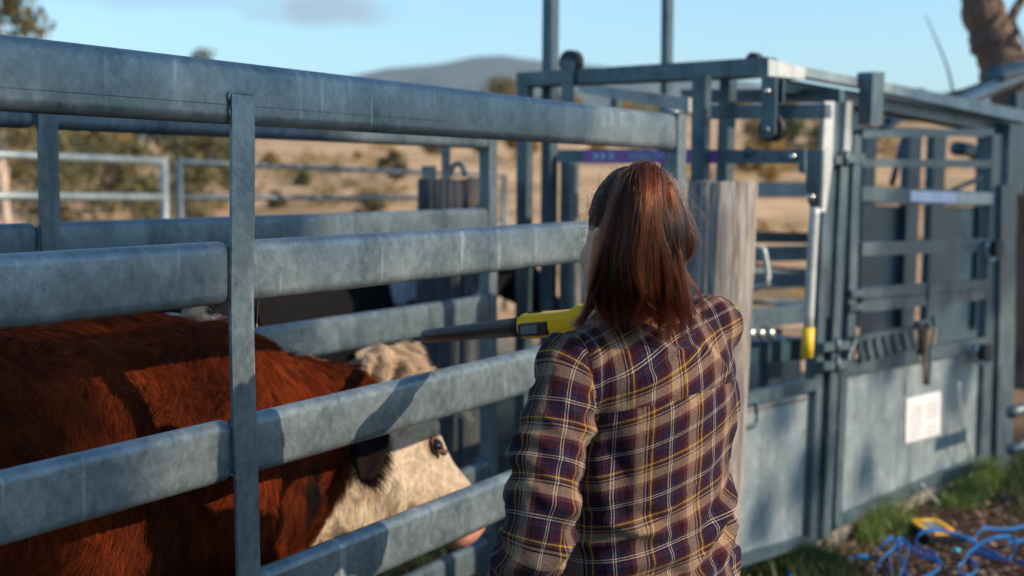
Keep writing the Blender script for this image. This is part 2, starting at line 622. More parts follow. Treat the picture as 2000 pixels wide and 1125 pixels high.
def gum(name, base, height, spread, leafm, barkm, label, cat='tree', group=None, n=900, leaf=.22, lean=(0, 0), seed=0, clumps=9, low=.35, trunk_r=None, shape='tree'):
    g = np.random.default_rng(seed + 100)
    base = np.asarray(base, float)
    t = thing(name, base, label, cat, group)
    tr = trunk_r or height * .022
    top = base + np.array([lean[0], lean[1], height * .8])
    mid = base + np.array([lean[0] * .3 + g.normal() * .03 * height, lean[1] * .3, height * .4])
    tp = bez([base - np.array([0, 0, .2]), mid, top], 7)
    mb = MB().tube(tp, list(np.linspace(tr, tr * .25, len(tp))), 8)
    mb.build('trunk', barkm, t, True)
    C_, Rr = [], []
    lb = MB()
    for k in range(clumps):
        f = low + (1 - low) * (k + .5) / clumps
        a = g.uniform(0, 2 * math.pi)
        w = spread * (math.sin(math.pi * min(1, .15 + f * .8)) if shape == 'tree' else (1.05 - f)) * g.uniform(.3, 1)
        c = base + np.array([lean[0] * f + math.cos(a) * w, lean[1] * f + math.sin(a) * w, height * f * g.uniform(.94, 1.04)])
        C_.append(c); Rr.append(spread * g.uniform(.35, .6))
        s = tp[min(len(tp) - 1, int(f * .75 * len(tp)))]
        lb.tube(bez([s, (s + c) / 2 + g.normal(size=3) * .04 * height, c], 4), list(np.linspace(tr * .4, tr * .1, 9)), 5)
    C_.append(base + np.array([lean[0], lean[1], height * .93])); Rr.append(spread * .4)
    lb.build('limbs', barkm, t, True)
    V, F_ = leaf_cloud(C_, Rr, n, leaf, .75, seed)
    fast_mesh('crown', V, F_, leafm, t)
    return t


def gpt(px, Y, dz=0):
    x = (px - 1000) / FPX * Y
    return np.array([x, Y, float(terrain(x, Y)) + dz])


# big gum behind the crush, upper right of the photo
def big_gum():
    Y = 11.0
    root = gpt(2060, Y)
    t = thing('gum_tree', root, 'large gum tree with thick peeling brown trunk behind the far end of the cattle crush', 'tree')
    pts = [root - np.array([0, 0, .2]), atY(2030, 320, Y), atY(1990, 190, Y), atY(1952, 105, Y), atY(1925, 40, Y), atY(1905, -40, Y), atY(1860, -200, Y + .3)]
    rad = [.34, .27, .22, .185, .16, .15, .10]
    pp = bez(pts, 6)
    rr = np.interp(np.linspace(0, 6, len(pp)), range(7), rad)
    rr = [r * (1 + .08 * math.sin(i * 1.3) + .05 * math.sin(i * 2.9)) for i, r in enumerate(rr)]
    MB().tube(pp, rr, 16).build('trunk', M['bark'], t, True)
    mb = MB()
    for P, r0, r1 in (([(1975, 175), (2003, 150), (2060, 120), (2150, 40)], .12, .07), ([(1965, 75), (1978, 30), (2003, -10), (2060, -80)], .045, .03), ([(1897, 52), (1888, 22), (1880, -8), (1868, -60)], .022, .015), ([(1976, 30), (1990, 60), (2003, 85), (2040, 130)], .012, .01)):
        q = bez([atY(a, b, Y) for a, b in P], 5)
        mb.tube(q, list(np.linspace(r0, r1, len(q))), 8)
    mb.build('limb', M['bark'], t, True)
    tw = bez([atY(1862, 180, Y), atY(1850, 130, Y), atY(1830, 80, Y), atY(1808, 30, Y)], 5)
    MB().tube(tw, list(np.linspace(.012, .004, len(tw))), 5).build('twig', M['galv_back'], t, True)
    C_ = [atY(1990, -420, Y), atY(2250, -350, Y + 1), atY(1700, -520, Y + 1), atY(2400, -100, Y)]
    V, F_ = leaf_cloud(C_, [1.3, 1.4, 1.1, 1.1], 3500, .16, .7, 5)
    fast_mesh('crown', V, F_, M['leaf_green'], t)


big_gum()

LT = (
    # px, Y, photo row of its top, spread, leaf, bark, label, shape, n, seed
    (18, 26, -20, 1.0, 'leaf_olive', 'pale_bark', 'tall narrow gum tree whose top shows above the rail at the far left', 'tree', 1500, 1),
    (-70, 30, 60, 1.9, 'leaf_olive', 'pale_bark', 'pale trunked gum tree at the left edge behind the panels', 'tree', 1300, 2),
    (92, 33, 255, 1.9, 'leaf_green', 'pale_bark', 'olive bush seen just right of the flat bar at the left', 'tree', 900, 3),
    (190, 38, 250, 2.3, 'leaf_olive', 'pale_bark', 'wide olive shrub above the end of the left far panel', 'tree', 1100, 4),
    (262, 31, 285, 1.3, 'leaf_olive', 'bark', 'low dull bush between the flat bar and the panel joint', 'bush', 700, 5),
    (345, 36, 232, 1.1, 'leaf_green', 'bark', 'dark slender tree standing over the joint of the far panels', 'tree', 900, 6),
    (410, 34, 255, 1.5, 'leaf_olive', 'pale_bark', 'brownish shrub left of the near flat bar', 'bush', 900, 7),
    (455, 45, 270, 1.7, 'leaf_olive', 'pale_bark', 'shrub partly hidden by the near flat bar', 'bush', 800, 8),
    (130, 27, 300, 1.2, 'leaf_olive', 'bark', 'low tangled shrub right of the flat bar at far left, below the upper panel rail', 'bush', 800, 51),
    (228, 45, 262, 1.9, 'leaf_gold', 'pale_bark', 'yellowish shrub halfway along the left far panel', 'bush', 900, 52),
    (40, 40, 262, 2.2, 'leaf_gold', 'pale_bark', 'yellowish tree at the left edge, behind the pale trunk', 'tree', 900, 53),
    (300, 26, 352, .8, 'leaf_olive', 'bark', 'small dark shrub beside the end upright of the left far panel', 'bush', 500, 54),
    (385, 29, 330, 1.0, 'leaf_olive', 'pale_bark', 'scraggly shrub right of the panel joint, near the ground', 'bush', 700, 55),
    (160, 60, 246, 2.8, 'leaf_green', 'bark', 'dark green tree above the middle of the left far panel', 'tree', 1000, 56),
    (530, 52, 300, 1.6, 'leaf_gold', 'bark', 'straw coloured shrub just right of the near flat bar', 'bush', 700, 57),
    (700, 62, 300, 2.4, 'leaf_gold', 'bark', 'straw coloured shrub high on the slope left of the timber post', 'bush', 800, 58),
    (540, 34, 378, .9, 'leaf_olive', 'bark', 'low dry bush beneath the thin panel rail', 'bush', 500, 59),
    (720, 30, 380, .8, 'leaf_olive', 'bark', 'low dry bush close to the timber post', 'bush', 500, 60),
    (1500, 45, 262, 1.8, 'leaf_gold', 'bark', 'yellowish shrub below the hanging roller', 'bush', 800, 61),
    (593, 42, 340, .45, 'leaf_green', 'bark', 'small dark shrub on the dry slope right of the near flat bar', 'bush', 350, 9),
    (655, 48, 325, .5, 'leaf_olive', 'bark', 'thin dark sapling on the dry slope', 'bush', 350, 10),
    (770, 44, 300, 1.3, 'leaf_olive', 'bark', 'rounded bush on the dry slope left of the timber post', 'bush', 700, 11),
    (850, 62, 264, 2.4, 'leaf_olive', 'bark', 'yellow green tree above the broken timber post', 'tree', 1000, 12),
    (930, 66, 268, 2.2, 'leaf_gold', 'bark', 'golden tree just left of the end post of the far race fence', 'tree', 1000, 13),
    (1010, 62, 255, 2.0, 'leaf_gold', 'bark', 'golden tree seen between the crush uprights', 'tree', 1000, 14),
    (1170, 72, 268, 2.2, 'leaf_gold', 'bark', 'golden tree behind the purple sticker', 'tree', 900, 15),
    (1262, 60, 215, 1.8, 'leaf_olive', 'bark', 'dull tree behind the end of the top rail', 'tree', 700, 16),
    (1478, 58, 240, 2.1, 'leaf_olive', 'bark', 'olive tree seen left of the hanging roller', 'tree', 900, 17),
    (1545, 62, 236, 1.2, 'leaf_green', 'bark', 'dark green bush seen right of the hanging roller', 'bush', 800, 18),
    (1600, 66, 250, 1.7, 'leaf_olive', 'bark', 'brownish tree next to the bright lever plate', 'tree', 800, 19),
    (1690, 60, 205, 1.6, 'leaf_gold', 'bark', 'golden tree behind the head of the right crush gate', 'tree', 800, 20),
    (398, 150, 102, 3.0, 'leaf_green', 'bark', 'far tall tree whose tip pokes over the top rail left of centre', 'tree', 1400, 21),
    (985, 120, 160, 3.2, 'leaf_olive', 'bark', 'large golden gum on the skyline left of the crush frame', 'tree', 1800, 22),
    (915, 150, 186, 4.6, 'leaf_olive', 'bark', 'olive gum on the skyline under the mountain', 'tree', 1500, 23),
    (1110, 130, 188, 4.6, 'leaf_gold', 'bark', 'golden gum on the skyline between the two tall poles', 'tree', 1600, 24),
    (1215, 140, 194, 4.4, 'leaf_gold', 'bark', 'yellowish gum on the skyline right of the first tall pole', 'tree', 1400, 25),
)
for (px, Y, yt, sp, lf, bk, lab, shp, n, sd) in LT:
    h = atY(px, yt, Y)[2] - gpt(px, Y)[2]
    sp = min(sp, h * .55)
    gum('gum_tree' if shp == 'tree' else 'shrub', gpt(px, Y), h, sp, M[lf], M[bk], lab, 'tree' if shp == 'tree' else 'shrub',
        'trees and shrubs on the dry slope', n, leaf=.16 + .0016 * Y + .05 * (sp > 2), seed=sd, low=.35 if shp == 'tree' else .15,
        clumps=10 if shp == 'tree' else 7, shape='tree')
# far woodland along the skyline, reads as one mass
def woodland():
    C_, Rr = [], []
    for px in np.arange(-500, 2600, 36):
        Y = 175 + RNG.uniform(-20, 30)
        p = gpt(px + RNG.uniform(-12, 12), Y)
        h = RNG.uniform(1.2, 2.8)
        for k in range(3):
            C_.append(p + np.array([RNG.uniform(-2, 2), RNG.uniform(-2, 2), h * (.35 + .28 * k)]))
            Rr.append(RNG.uniform(.8, 1.5))
    V, F_ = leaf_cloud(C_, Rr, 26000, .7, .8, 77)
    o = fast_mesh('woodland', V, F_, M['leaf_olive'], root=(0, 175, 8))
    tag(o, 'belt of olive woodland along the top of the dry slope', 'woodland', kind='stuff')


woodland()


def scrub():
    g = np.random.default_rng(91)
    for mat, n, sd, lab, rng_ in (('leaf_gold', 130, 1, 'straw coloured tussocks and low scrub scattered over the dry slope', (-300, 1900)),
                                  ('leaf_olive', 60, 2, 'mixed low olive scrub across the slope at the left', (-300, 760)),
                                  ('leaf_green', 26, 3, 'few greener low bushes in the scrub at the left', (150, 480))):
        C_, Rr = [], []
        for _ in range(n):
            Y = g.uniform(17, 75) if mat != 'leaf_olive' else g.uniform(17, 55)
            px = g.uniform(*rng_)
            r = g.uniform(.10, .45) * (Y / 35) ** .5
            for k in range(3):
                C_.append(gpt(px, Y) + np.array([g.normal() * r * 1.5, g.normal() * r, r * .5])); Rr.append(r * g.uniform(.6, 1.2))
        V, F_ = leaf_cloud(C_, Rr, n * 90, .13, .7, sd + 300)
        tag(fast_mesh('scrub', V, F_, M[mat], root=(0, 40, 0)), lab, 'scrub', kind='stuff')


scrub()

# two gum trees on the photographer's right, off frame, whose crowns throw the dappled shade
E1 = np.array([-SUN_H[1], SUN_H[0], 0]); E1 /= np.linalg.norm(E1)
E2 = np.cross(SUN_D, E1); E2 = E2 if E2[2] > 0 else -E2


def sun_pos(a, b, t):
    return E1 * a + E2 * b + SUN_D * t


def shade_tree(label, trunk_a, trunk_t, clumps, n, seed, top_a, top_b):
    g = np.random.default_rng(seed)
    C_ = np.array([sun_pos(a, b, t) for a, b, t, r in clumps])
    Rr = np.array([r for *_, r in clumps])
    base = sun_pos(trunk_a, 0, trunk_t); base[2] = 0
    t = thing('gum_tree', base, label, 'tree')
    top = sun_pos(top_a, top_b, trunk_t)
    mid = (base + top) / 2 + np.array([.1, -.05, 0])
    tp = bez([base - np.array([0, 0, .2]), mid, top], 8)
    MB().tube(tp, list(np.linspace(.20, .07, len(tp))), 10).build('trunk', M['bark'], t, True)
    lb = MB()
    for c in C_:
        s = top + g.normal(size=3) * .03
        lb.tube(bez([s, (s + c) / 2 + E2 * .25 + g.normal(size=3) * .08, c], 4), list(np.linspace(.03, .008, 9)), 6)
    lb.build('limbs', M['bark'], t, True)
    V, F_ = leaf_cloud(C_, Rr, n, .17, .9, seed, .34)
    fast_mesh('crown', V, F_, M['leaf_green'], t)


cl = []
for a in np.arange(2.35, 3.75, .28):
    cl.append((a, 2.25 - .04 * (a - 2.3) + RNG.uniform(-.03, .05), 14.5 + RNG.uniform(-1, 1), .36))
for a in np.arange(.6, 3.9, .42):
    for b in (2.65, 3.3):
        cl.append((a + RNG.uniform(-.1, .1), b + RNG.uniform(-.05, .1), 14.5 + RNG.uniform(-1, 1), .55))
cl += [(1.86, 1.92, 14, .34), (1.62, 1.75, 14.3, .36), (1.2, 2.0, 14, .45), (.8, 1.9, 14, .5), (1.45, 1.45, 13.6, .28), (1.85, 1.5, 13.8, .24), (1.95, 1.22, 13.8, .16), (5.6, 2.78, 14.5, .28), (4.9, 3.1, 14.5, .34), (4.3, 2.9, 14, .35)]
shade_tree('gum tree beside the photographer shading the top rails of the race', 1.15, 15.2, cl, 17000, 31, 1.5, 3.9)
cl = []
for a in np.arange(6.95, 9.6, .42):
    for b in (1.42, 2.0, 2.6, 3.3):
        if a < 7.1 and b > 2.2:
            continue
        cl.append((a + RNG.uniform(-.08, .08), b + RNG.uniform(-.08, .08), 14 + RNG.uniform(-1, 1), .42))
cl += [(6.62, 1.08, 13.5, .15), (7.5, .8, 13.5, .2), (6.45, .66, 13.6, .10), (5.65, 1.12, 13.6, .13), (5.85, .80, 13.6, .14), (5.5, .75, 13.6, .13), (5.75, .5, 13.6, .12), (7.25, .3, 13.5, .14)]
shade_tree('gum tree further along shading the gates of the cattle crush', 9.0, 14.5, cl, 13000, 32, 8.7, 3.8)

# =================================================================== race fences
RAILP = rr_profile(.042, .115, .0205, 6)


def fence(dd, heights, s0, s1, bar_s, bar_w, label, end_w, mat, bow=0, end_o=.02):
    t = thing('cattle_race_fence', lane(s1, dd, 0), label, 'fence', 'two fences of the cattle race')
    sgn = 1
    for hi, h in enumerate(heights):
        cuts = [s0] + [b for b in bar_s if (hi or not bow)] + [s1]
        for i in range(len(cuts) - 1):
            a = cuts[i]
            b = cuts[i + 1] - (bar_w / 2 + .004 if i < len(cuts) - 2 else 0)
            path = [lane(a, dd, h), lane(a + .004, dd, h)]
            if i == len(cuts) - 2:      # last run bends back into the end post
                path += [lane(q, dd, h) for q in np.linspace(a + .3, b - .10, 6)]
                path += [lane(b - .10 + .08 * math.sin(k), dd + .08 * (1 - math.cos(k)), h) for k in np.linspace(.15, 1.25, 7)]
                rad = [1] * len(path)
            else:                       # soft rounded cut end beside the bar
                path += [lane(b - .012, dd, h), lane(b - .006, dd + .0005, h), lane(b - .002, dd + .002, h), lane(b, dd + .004, h)]
                rad = [1, 1, 1, .985, .955, .90]
            mb = MB().sweep(path, RAILP, radii=rad)
            mb.build('rail', mat, t, True)
            if i < len(cuts) - 2:       # weld beads at the joint
                wb = MB()
                for zz in np.linspace(h - .045, h + .045, 13):
                    if RNG.random() < .75:
                        wb.ball(lane(b + .003 + RNG.normal() * .0006, dd - .017, zz), (.0025 + RNG.random() * .0015,) * 3, 6, 4)
                wb.build('weld_bead', mat, t, True)
    for b in bar_s:
        zs = np.linspace(.02, heights[0] + (-.004 if bow else .05), 40)
        path = [lane(b - (bow * math.exp(-((z - 1.30) / .22) ** 2) - .002 * math.sin(z * 4) if bow else 0), dd - .0255, z) for z in zs]
        br = MB().sweep(path, rr_profile(.008, bar_w, .0015, 2), up=UL).build('flat_bar', mat, t, False)
        if bow:                         # weld bead round the top of the bar
            tw = [lane(b + x, dd - .023, heights[0] - .004 + z) for x, z in ((-bar_w / 2 - .001, -.04), (-bar_w / 2 - .001, -.002), (-bar_w / 2 + .004, .002), (0, .003), (bar_w / 2 - .004, .002), (bar_w / 2 + .001, -.002), (bar_w / 2 + .001, -.03))]
            MB().tube(bez(tw, 4), [.0028 + .0008 * math.sin(k * 1.9) for k in range(25)], 6).build('weld_bead', mat, br, True)
    # end post
    top = heights[0] + .062
    MB().sweep([lane(s1 + end_o, dd + .03, .0), lane(s1 + end_o, dd + .03, top)], rr_profile(end_w, .05, .006, 3), up=NL).build('end_post', mat, t, False)
    MB().box(lane(s1 + end_o, dd + .03, .004), UL * .08, NL * .08, (0, 0, .004)).build('foot_plate', mat, t)
    return t


HF = [1.735, 1.407, 1.079, .775, .45, .15]
HB = [1.755, 1.420, 1.095, .79, .465, .165]
f1 = fence(0, HF, -1.3, 2.86, [.551], .066, 'near fence of the cattle race with sunlit patches, in front of the brown cow', .075, M['galv'], bow=.008, end_o=.05)
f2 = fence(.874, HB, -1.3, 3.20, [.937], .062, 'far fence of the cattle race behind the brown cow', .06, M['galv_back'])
# weld lump on the corner of the near fence and a hinge pin
MB().ball(lane(2.83, .015, 1.80), (.035, .035, .014), 10, 6).build('weld_lump', M['galv'], f1, True)
# seam line of the top rail: a fine raised bead
MB().tube([lane(-1.2, -.0208, 1.712), lane(.51, -.0208, 1.712)], .0009, 5).build('seam', M['galv'], f1, True)
MB().tube([lane(.59, -.0208, 1.712), lane(1.3, -.0208, 1.712)], .0009, 5).build('seam', M['galv'], f1, True)
# cobweb with a husk hanging beside the bar
w0 = atY(505, 588, 2.66)
MB().tube([w0, w0 + np.array([-.002, 0, -.018]), w0 + np.array([-.004, 0, -.045])], .0005, 4).ball(w0 + np.array([-.004, 0, -.047]), (.002, .002, .005), 6, 4).build('cobweb', M['litter'], f1)


# timber posts
def round_post(name, px0, px1, ytop, px0b, px1b, ybot, Y, mat, label, squarish=False, seed=0):
    g = np.random.default_rng(seed)
    a, b = atY(px0, ytop, Y), atY(px1, ytop, Y)
    c, d = atY(px0b, ybot, Y), atY(px1b, ybot, Y)
    top, bot = (a + b) / 2, (c + d) / 2
    r = np.linalg.norm(b - a) / 2
    ax = (bot - top) / (top[2] - bot[2])
    base = top + ax * (top[2])
    root = base.copy(); root[2] = 0
    V, Fc = [], []
    seg, rows = 132, 14
    cracks = [(g.uniform(0, 6.28), g.uniform(.03, .07), g.uniform(.02, .045), g.uniform(-.06, .06)) for _ in range(13)]
    for j in range(rows):
        t = j / (rows - 1)
        p = base * (1 - t) + top * t
        for i in range(seg):
            th = 2 * math.pi * i / seg
            q = np.array([math.cos(th), math.sin(th), 0])
            if squarish:
                q = q / (abs(q[0]) ** 4 + abs(q[1]) ** 4) ** .25
            rr = r * (1 + .035 * mnoise.noise(Vector((q[0] * 3, q[1] * 3, t * 1.2 + seed))) + .022 * mnoise.noise(Vector((q[0] * 9, q[1] * 9, t + seed))))
            for c0, dp, wd, dr_ in cracks:
                dth = (th - c0 - dr_ * math.sin(t * 5) + math.pi) % (2 * math.pi) - math.pi
                rr -= r * dp * math.exp(-(dth / wd) ** 2)
            z = .012 * mnoise.noise(Vector((q[0] * 5, q[1] * 5, seed))) + g.uniform(-.003, .003) if j == rows - 1 else 0
            V.append(p + q * rr + np.array([0, 0, z]))
    for j in range(rows - 1):
        for i in range(seg):
            k = (i + 1) % seg
            Fc.append((j * seg + i, j * seg + k, (j + 1) * seg + k, (j + 1) * seg + i))
    V.append(top - np.array([0, 0, .006]))
    Fc += [((rows - 1) * seg + i, (rows - 1) * seg + (i + 1) % seg, rows * seg) for i in range(seg)]
    o = mesh(name, V, Fc, mat, None, True, root)
    tag(o, label, 'post', 'weathered timber posts')
    return o


round_post('timber_post', 1345, 1481, 355, 1330, 1441, 870, 5.0, M['timber'], 'silver grey round timber post standing behind the woman, sunlit on its right side', seed=2)
round_post('timber_post', 818, 952, 350, 812, 946, 700, 6.1, M['timber_shaded'], 'shaded squared timber post behind the far race fence', True, seed=5)


# far yard panels
def yard_panel(px0, Y0, px1, Y1, ytop0, ytop1, label, rails=6, mat=None, r=.028, posts=(1, 1)):
    a, b = atY(px0, ytop0, Y0), atY(px1, ytop1, Y1)
    a0, b0 = a.copy(), b.copy(); a0[2] = float(terrain(a[0], a[1])); b0[2] = float(terrain(b[0], b[1]))
    t = thing('yard_panel', b0, label, 'panel', 'portable yard panels beyond the race')
    for k in range(rails):
        f = 1 - k / rails * .96
        MB().tube([a0 + (a - a0) * f, b0 + (b - b0) * f], r, 8).build('rail', mat or M['galv_back'], t, True)
    for q0, q, w in ((a0, a, posts[0]), (b0, b, posts[1])):
        if w:
            MB().tube([q0, q + np.array([0, 0, .03])], r * 1.25, 8).build('upright', mat or M['galv_back'], t, True)
    return t


yard_panel(-260, 9.0, 320, 11.0, 292, 315, 'pale yard panel at the left beyond the race, ending at the panel joint', mat=M['sheet'])
yard_panel(350, 11.2, 985, 17.0, 316, 345, 'long thin railed yard panel running right from the panel joint', r=.024, mat=M['galv_crush'])
yard_panel(1140, 13.5, 1700, 15.0, 458, 470, 'low dark railed yard panel seen through the crush entrance', r=.03, mat=M['galv_crush'])
# latch bracket on top of the timber post
t = thing('gate_latch', atY(872, 345, 6.0), 'steel latch bracket standing on the shaded timber post', 'latch')
MB().box(atY(871, 300, 6.0), (.018, 0, 0), (0, .02, 0), (0, 0, .13)).build('bracket_post', M['galv_back'], t)
MB().box(atY(838, 338, 6.0), (.03, 0, 0), (0, .02, 0), (0, 0, .03)).build('bracket_lug', M['galv_back'], t)
lp = [atY(880 + 14 * (1 - math.cos(k)), 345 - 26 * math.sin(k), 6.0) for k in np.linspace(0, math.pi, 10)]
MB().tube(lp, .012, 7).build('latch_loop', M['galv_back'], t, True)

# =================================================================== cattle crush
A_ = on_plane(1450, 1110, (0, 0, .10), np.array([0, 0, 1.0]))
B_ = on_plane(1925, 905, (0, 0, .10), np.array([0, 0, 1.0]))
UF = (B_ - A_); UF /= np.linalg.norm(UF)                      # along the front (gate) face
NF = np.array([UF[1], -UF[0], 0])                             # outwards, towards the camera
CORNER = on_plane(1500, 120, A_, NF)
NLF = -UF                                                     # outward normal of the entrance face
CR = thing('cattle_crush', (CORNER[0], CORNER[1], 0), 'large galvanised steel cattle crush with gates, levers and solid lower panels behind the woman', 'cattle crush')


def slab(name, pl, pts, t=.05, off=0., mat=None, parent=None, label=None):
    """a member of the crush lying in its front face 'F' or entrance face 'L' (off = metres inwards)"""
    n = NF if pl == 'F' else NLF
    o = (A_ if pl == 'F' else CORNER) - n * off
    P = [on_plane(x, y, o, n) for x, y in pts]
    Q = [p - n * t for p in P]
    k = len(P)
    Fc = [tuple(range(k)), tuple(range(2 * k - 1, k - 1, -1))] + [(i, i + k, (i + 1) % k + k, (i + 1) % k) for i in range(k)]
    c = np.cross(P[1] - P[0], P[2] - P[1])
    if np.dot(c, n) < 0:
        Fc = [f[::-1] for f in Fc]
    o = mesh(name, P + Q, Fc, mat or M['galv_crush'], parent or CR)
    if label:
        o['label'] = label
    return o


def vbar(name, pl, x0, y0, x1, y1, w, **k):
    return slab(name, pl, [(x0 - w / 2, y0), (x0 + w / 2, y0), (x1 + w / 2, y1), (x1 - w / 2, y1)], **k)


def hbar(name, pl, x0, y0, x1, y1, w, w1=None, **k):
    w1 = w1 or w
    return slab(name, pl, [(x0, y0 - w / 2), (x1, y1 - w1 / 2), (x1, y1 + w1 / 2), (x0, y0 + w / 2)], **k)


def rod(name, pl, pts, r, off=0., mat=None, parent=None, seg=9):
    n = NF if pl == 'F' else NLF
    o = (A_ if pl == 'F' else CORNER) - n * off
    return MB().tube(bez([on_plane(x, y, o, n) for x, y in pts], 4) if len(pts) > 2 else [on_plane(x, y, o, n) for x, y in pts], r, seg).build(name, mat or M['galv_crush'], parent or CR, True)


def bolt(pl, x, y, r, off=-.01, parent=None, mat=None, name='bolt'):
    n = NF if pl == 'F' else NLF
    o = (A_ if pl == 'F' else CORNER) - n * off
    p = on_plane(x, y, o, n)
    return MB().tube([p - n * .004, p + n * .010, p + n * .016], [r, r, r * .6], 10).build(name, mat or M['bolt'], parent or CR, True)


# ---- entrance face
hbar('top_beam', 'L', 1008, 155, 1500, 129, 26, 36, t=.075)
hbar('beam_underside', 'L', 1040, 167, 1480, 148, 7, t=.05, off=.02, mat=M['rust'])
vbar('upright', 'L', 1020, 160, 1013, 1010, 20, t=.045, off=.002)
vbar('tall_pole', 'L', 1070, -160, 1060, 1010, 18, t=.055, off=.10)
vbar('tall_pole', 'L', 1300, -160, 1288, 900, 13, t=.05, off=.75)
vbar('gate_stile', 'L', 1104, 296, 1097, 960, 18, t=.07, off=.13)
hbar('slide_bar', 'L', 1088, 305, 1140, 305, 25, t=.04, off=-.05)
hbar('slide_bar', 'L', 1140, 305, 1565, 306, 27, t=.04, off=-.052)
pur = hbar('brand_strip', 'L', 1140, 306, 1401, 306, 25, t=.002, off=-.0545, mat=M['purple'], label='purple sticker strip with three arrows and faint lettering')
for x in (1163, 1177, 1193):
    slab('arrow', 'L', [(x - 6, 299), (x + 1, 299), (x + 7, 305.5), (x + 1, 312), (x - 6, 312), (x, 305.5)], t=.002, off=-.0575, mat=M['pale_blue'], parent=pur)
GL = {'V': [((0, 1), (.5, 0)), ((1, 1), (.5, 0))], 'E': [((0, 0), (0, 1)), ((0, 1), (.9, 1)), ((0, .5), (.8, .5)), ((0, 0), (.9, 0))],
      'R': [((0, 0), (0, 1)), ((0, 1), (.8, 1)), ((.8, 1), (.8, .5)), ((0, .5), (.8, .5)), ((.4, .5), (1, 0))],
      'D': [((0, 0), (0, 1)), ((0, 1), (.7, .85)), ((.7, .85), (.7, .15)), ((.7, .15), (0, 0))],
      'O': [((0, 0), (0, 1)), ((0, 1), (.9, 1)), ((.9, 1), (.9, 0)), ((.9, 0), (0, 0))],
      'M': [((0, 0), (0, 1)), ((0, 1), (.5, .4)), ((.5, .4), (1, 1)), ((1, 1), (1, 0))]}
let = MB()
nL = NLF
oL = CORNER + nL * .058
for i, ch in enumerate('VERDOM'):
    x0 = 1229 + i * 11.5
    for (a, b), (c, d) in GL[ch]:
        p, q = on_plane(x0 + a * 8, 312 - b * 12, oL, nL), on_plane(x0 + c * 8, 312 - d * 12, oL, nL)
        let.tube([p, q], .0026, 4)
let.build('lettering', M['pale_blue'], pur)
vbar('upright', 'L', 1365, 147, 1350, 1040, 26, t=.045, off=-.13)
vbar('upright', 'L', 1416, 150, 1408, 360, 20, t=.06, off=.30)
vbar('upright', 'L', 1408, 362, 1402, 900, 20, t=.06, off=.30)
vbar('upright', 'L', 1200, 170, 1196, 250, 12, t=.05, off=.5)
hbar('cross_rail', 'L', 1385, 219, 1612, 217, 27, t=.05, off=.01)
hbar('cross_rail', 'L', 1330, 188, 1640, 186, 26, t=.05, off=.5)
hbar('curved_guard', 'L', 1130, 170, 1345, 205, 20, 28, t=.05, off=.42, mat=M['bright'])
bolt('L', 1549, 306, .014, -.06)
bolt('L', 1462, 297, .02, -.05, mat=M['galv_crush'])
slab('bar_end_plate', 'L', [(1555, 292), (1572, 292), (1572, 340), (1560, 336)], t=.012, off=-.055)
# rollers
rl = slab('roller_bracket', 'L', [(1487, 150), (1516, 150), (1513, 262), (1503, 270), (1487, 266)], t=.012, off=-.07)
slab('roller_bracket', 'L', [(1519, 152), (1531, 152), (1529, 200), (1519, 200)], t=.012, off=-.03)
bolt('L', 1500, 178, .012, -.085, rl)
bolt('L', 1497, 254, .016, -.085, rl, M['galv_crush'])


def wheel(pl, x, y, r, off, parent=CR):
    n = NF if pl == 'F' else NLF
    o = (A_ if pl == 'F' else CORNER) - n * off
    p = on_plane(x, y, o, n)
    w = MB().tube([p - n * .022, p - n * .020, p + n * .020, p + n * .022], [r * .8, r, r, r * .8], 24).build('roller_wheel', M['rubber'], parent, True)
    MB().tube([p - n * .026, p + n * .026], r * .4, 14).build('hub', M['galv_crush'], w, True)
    return w


wheel('L', 1510, 250, .052, -.03)
wheel('L', 1116, 122, .052, .05)
vbar('roller_bracket', 'L', 1108, 118, 1106, 260, 22, t=.012, off=-.02)
wheel('L', 1474, 118, .03, .05)
# operating lever with yellow grip
lv = slab('lever_head', 'L', [(1577, 293), (1606, 293), (1602, 408), (1588, 413), (1578, 395), (1573, 360)], t=.02, off=-.07)
bolt('L', 1586, 385, .014, -.085, lv)
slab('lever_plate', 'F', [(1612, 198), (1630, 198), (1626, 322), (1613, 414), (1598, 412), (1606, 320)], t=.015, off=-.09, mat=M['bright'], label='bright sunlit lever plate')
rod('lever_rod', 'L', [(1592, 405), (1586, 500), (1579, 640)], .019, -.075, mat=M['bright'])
yg = rod('lever_grip', 'L', [(1579, 640), (1576, 698)], .023, -.075, mat=M['yellow_grip'], seg=16)
yg['label'] = 'yellow rubber grip on the operating lever'
# handle loops
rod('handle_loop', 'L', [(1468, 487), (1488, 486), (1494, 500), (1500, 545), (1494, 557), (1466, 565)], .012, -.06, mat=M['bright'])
rod('handle_loop', 'F', [(1452, 788), (1472, 784), (1477, 795), (1478, 822), (1472, 832), (1450, 838)], .009, -.03)
# rear side rails of the crush seen through the entrance
for (y0, y1, w, mt) in ((370, 371, 30, 'sheet'), (463, 465, 22, 'galv_crush'), (497, 494, 30, 'sheet'), (549, 546, 26, 'sheet'), (624, 612, 36, 'galv_crush')):
    hbar('rear_rail', 'F', 1455, y0, 1590, y1, w, t=.045, off=1.25 if w < 36 else .05, mat=M[mt])
for y0, y1 in ((515, 530), (588, 600)):
    rod('stay_cable', 'F', [(1445, y0), (1580, y1)], .009, 1.3, mat=M['rubber'])
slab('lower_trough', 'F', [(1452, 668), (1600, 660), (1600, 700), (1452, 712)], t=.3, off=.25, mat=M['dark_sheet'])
for x in (1467, 1486, 1505):
    bolt('F', x, 652, .022, .02, mat=M['bolt'], name='chain_link')
for x0, x1 in ((1452, 1500), (1530, 1565)):
    slab('rear_panel', 'F', [(x0, 705), (x1, 700), (x1, 765), (x0, 775)], t=.03, off=.9, mat=M['sheet'])
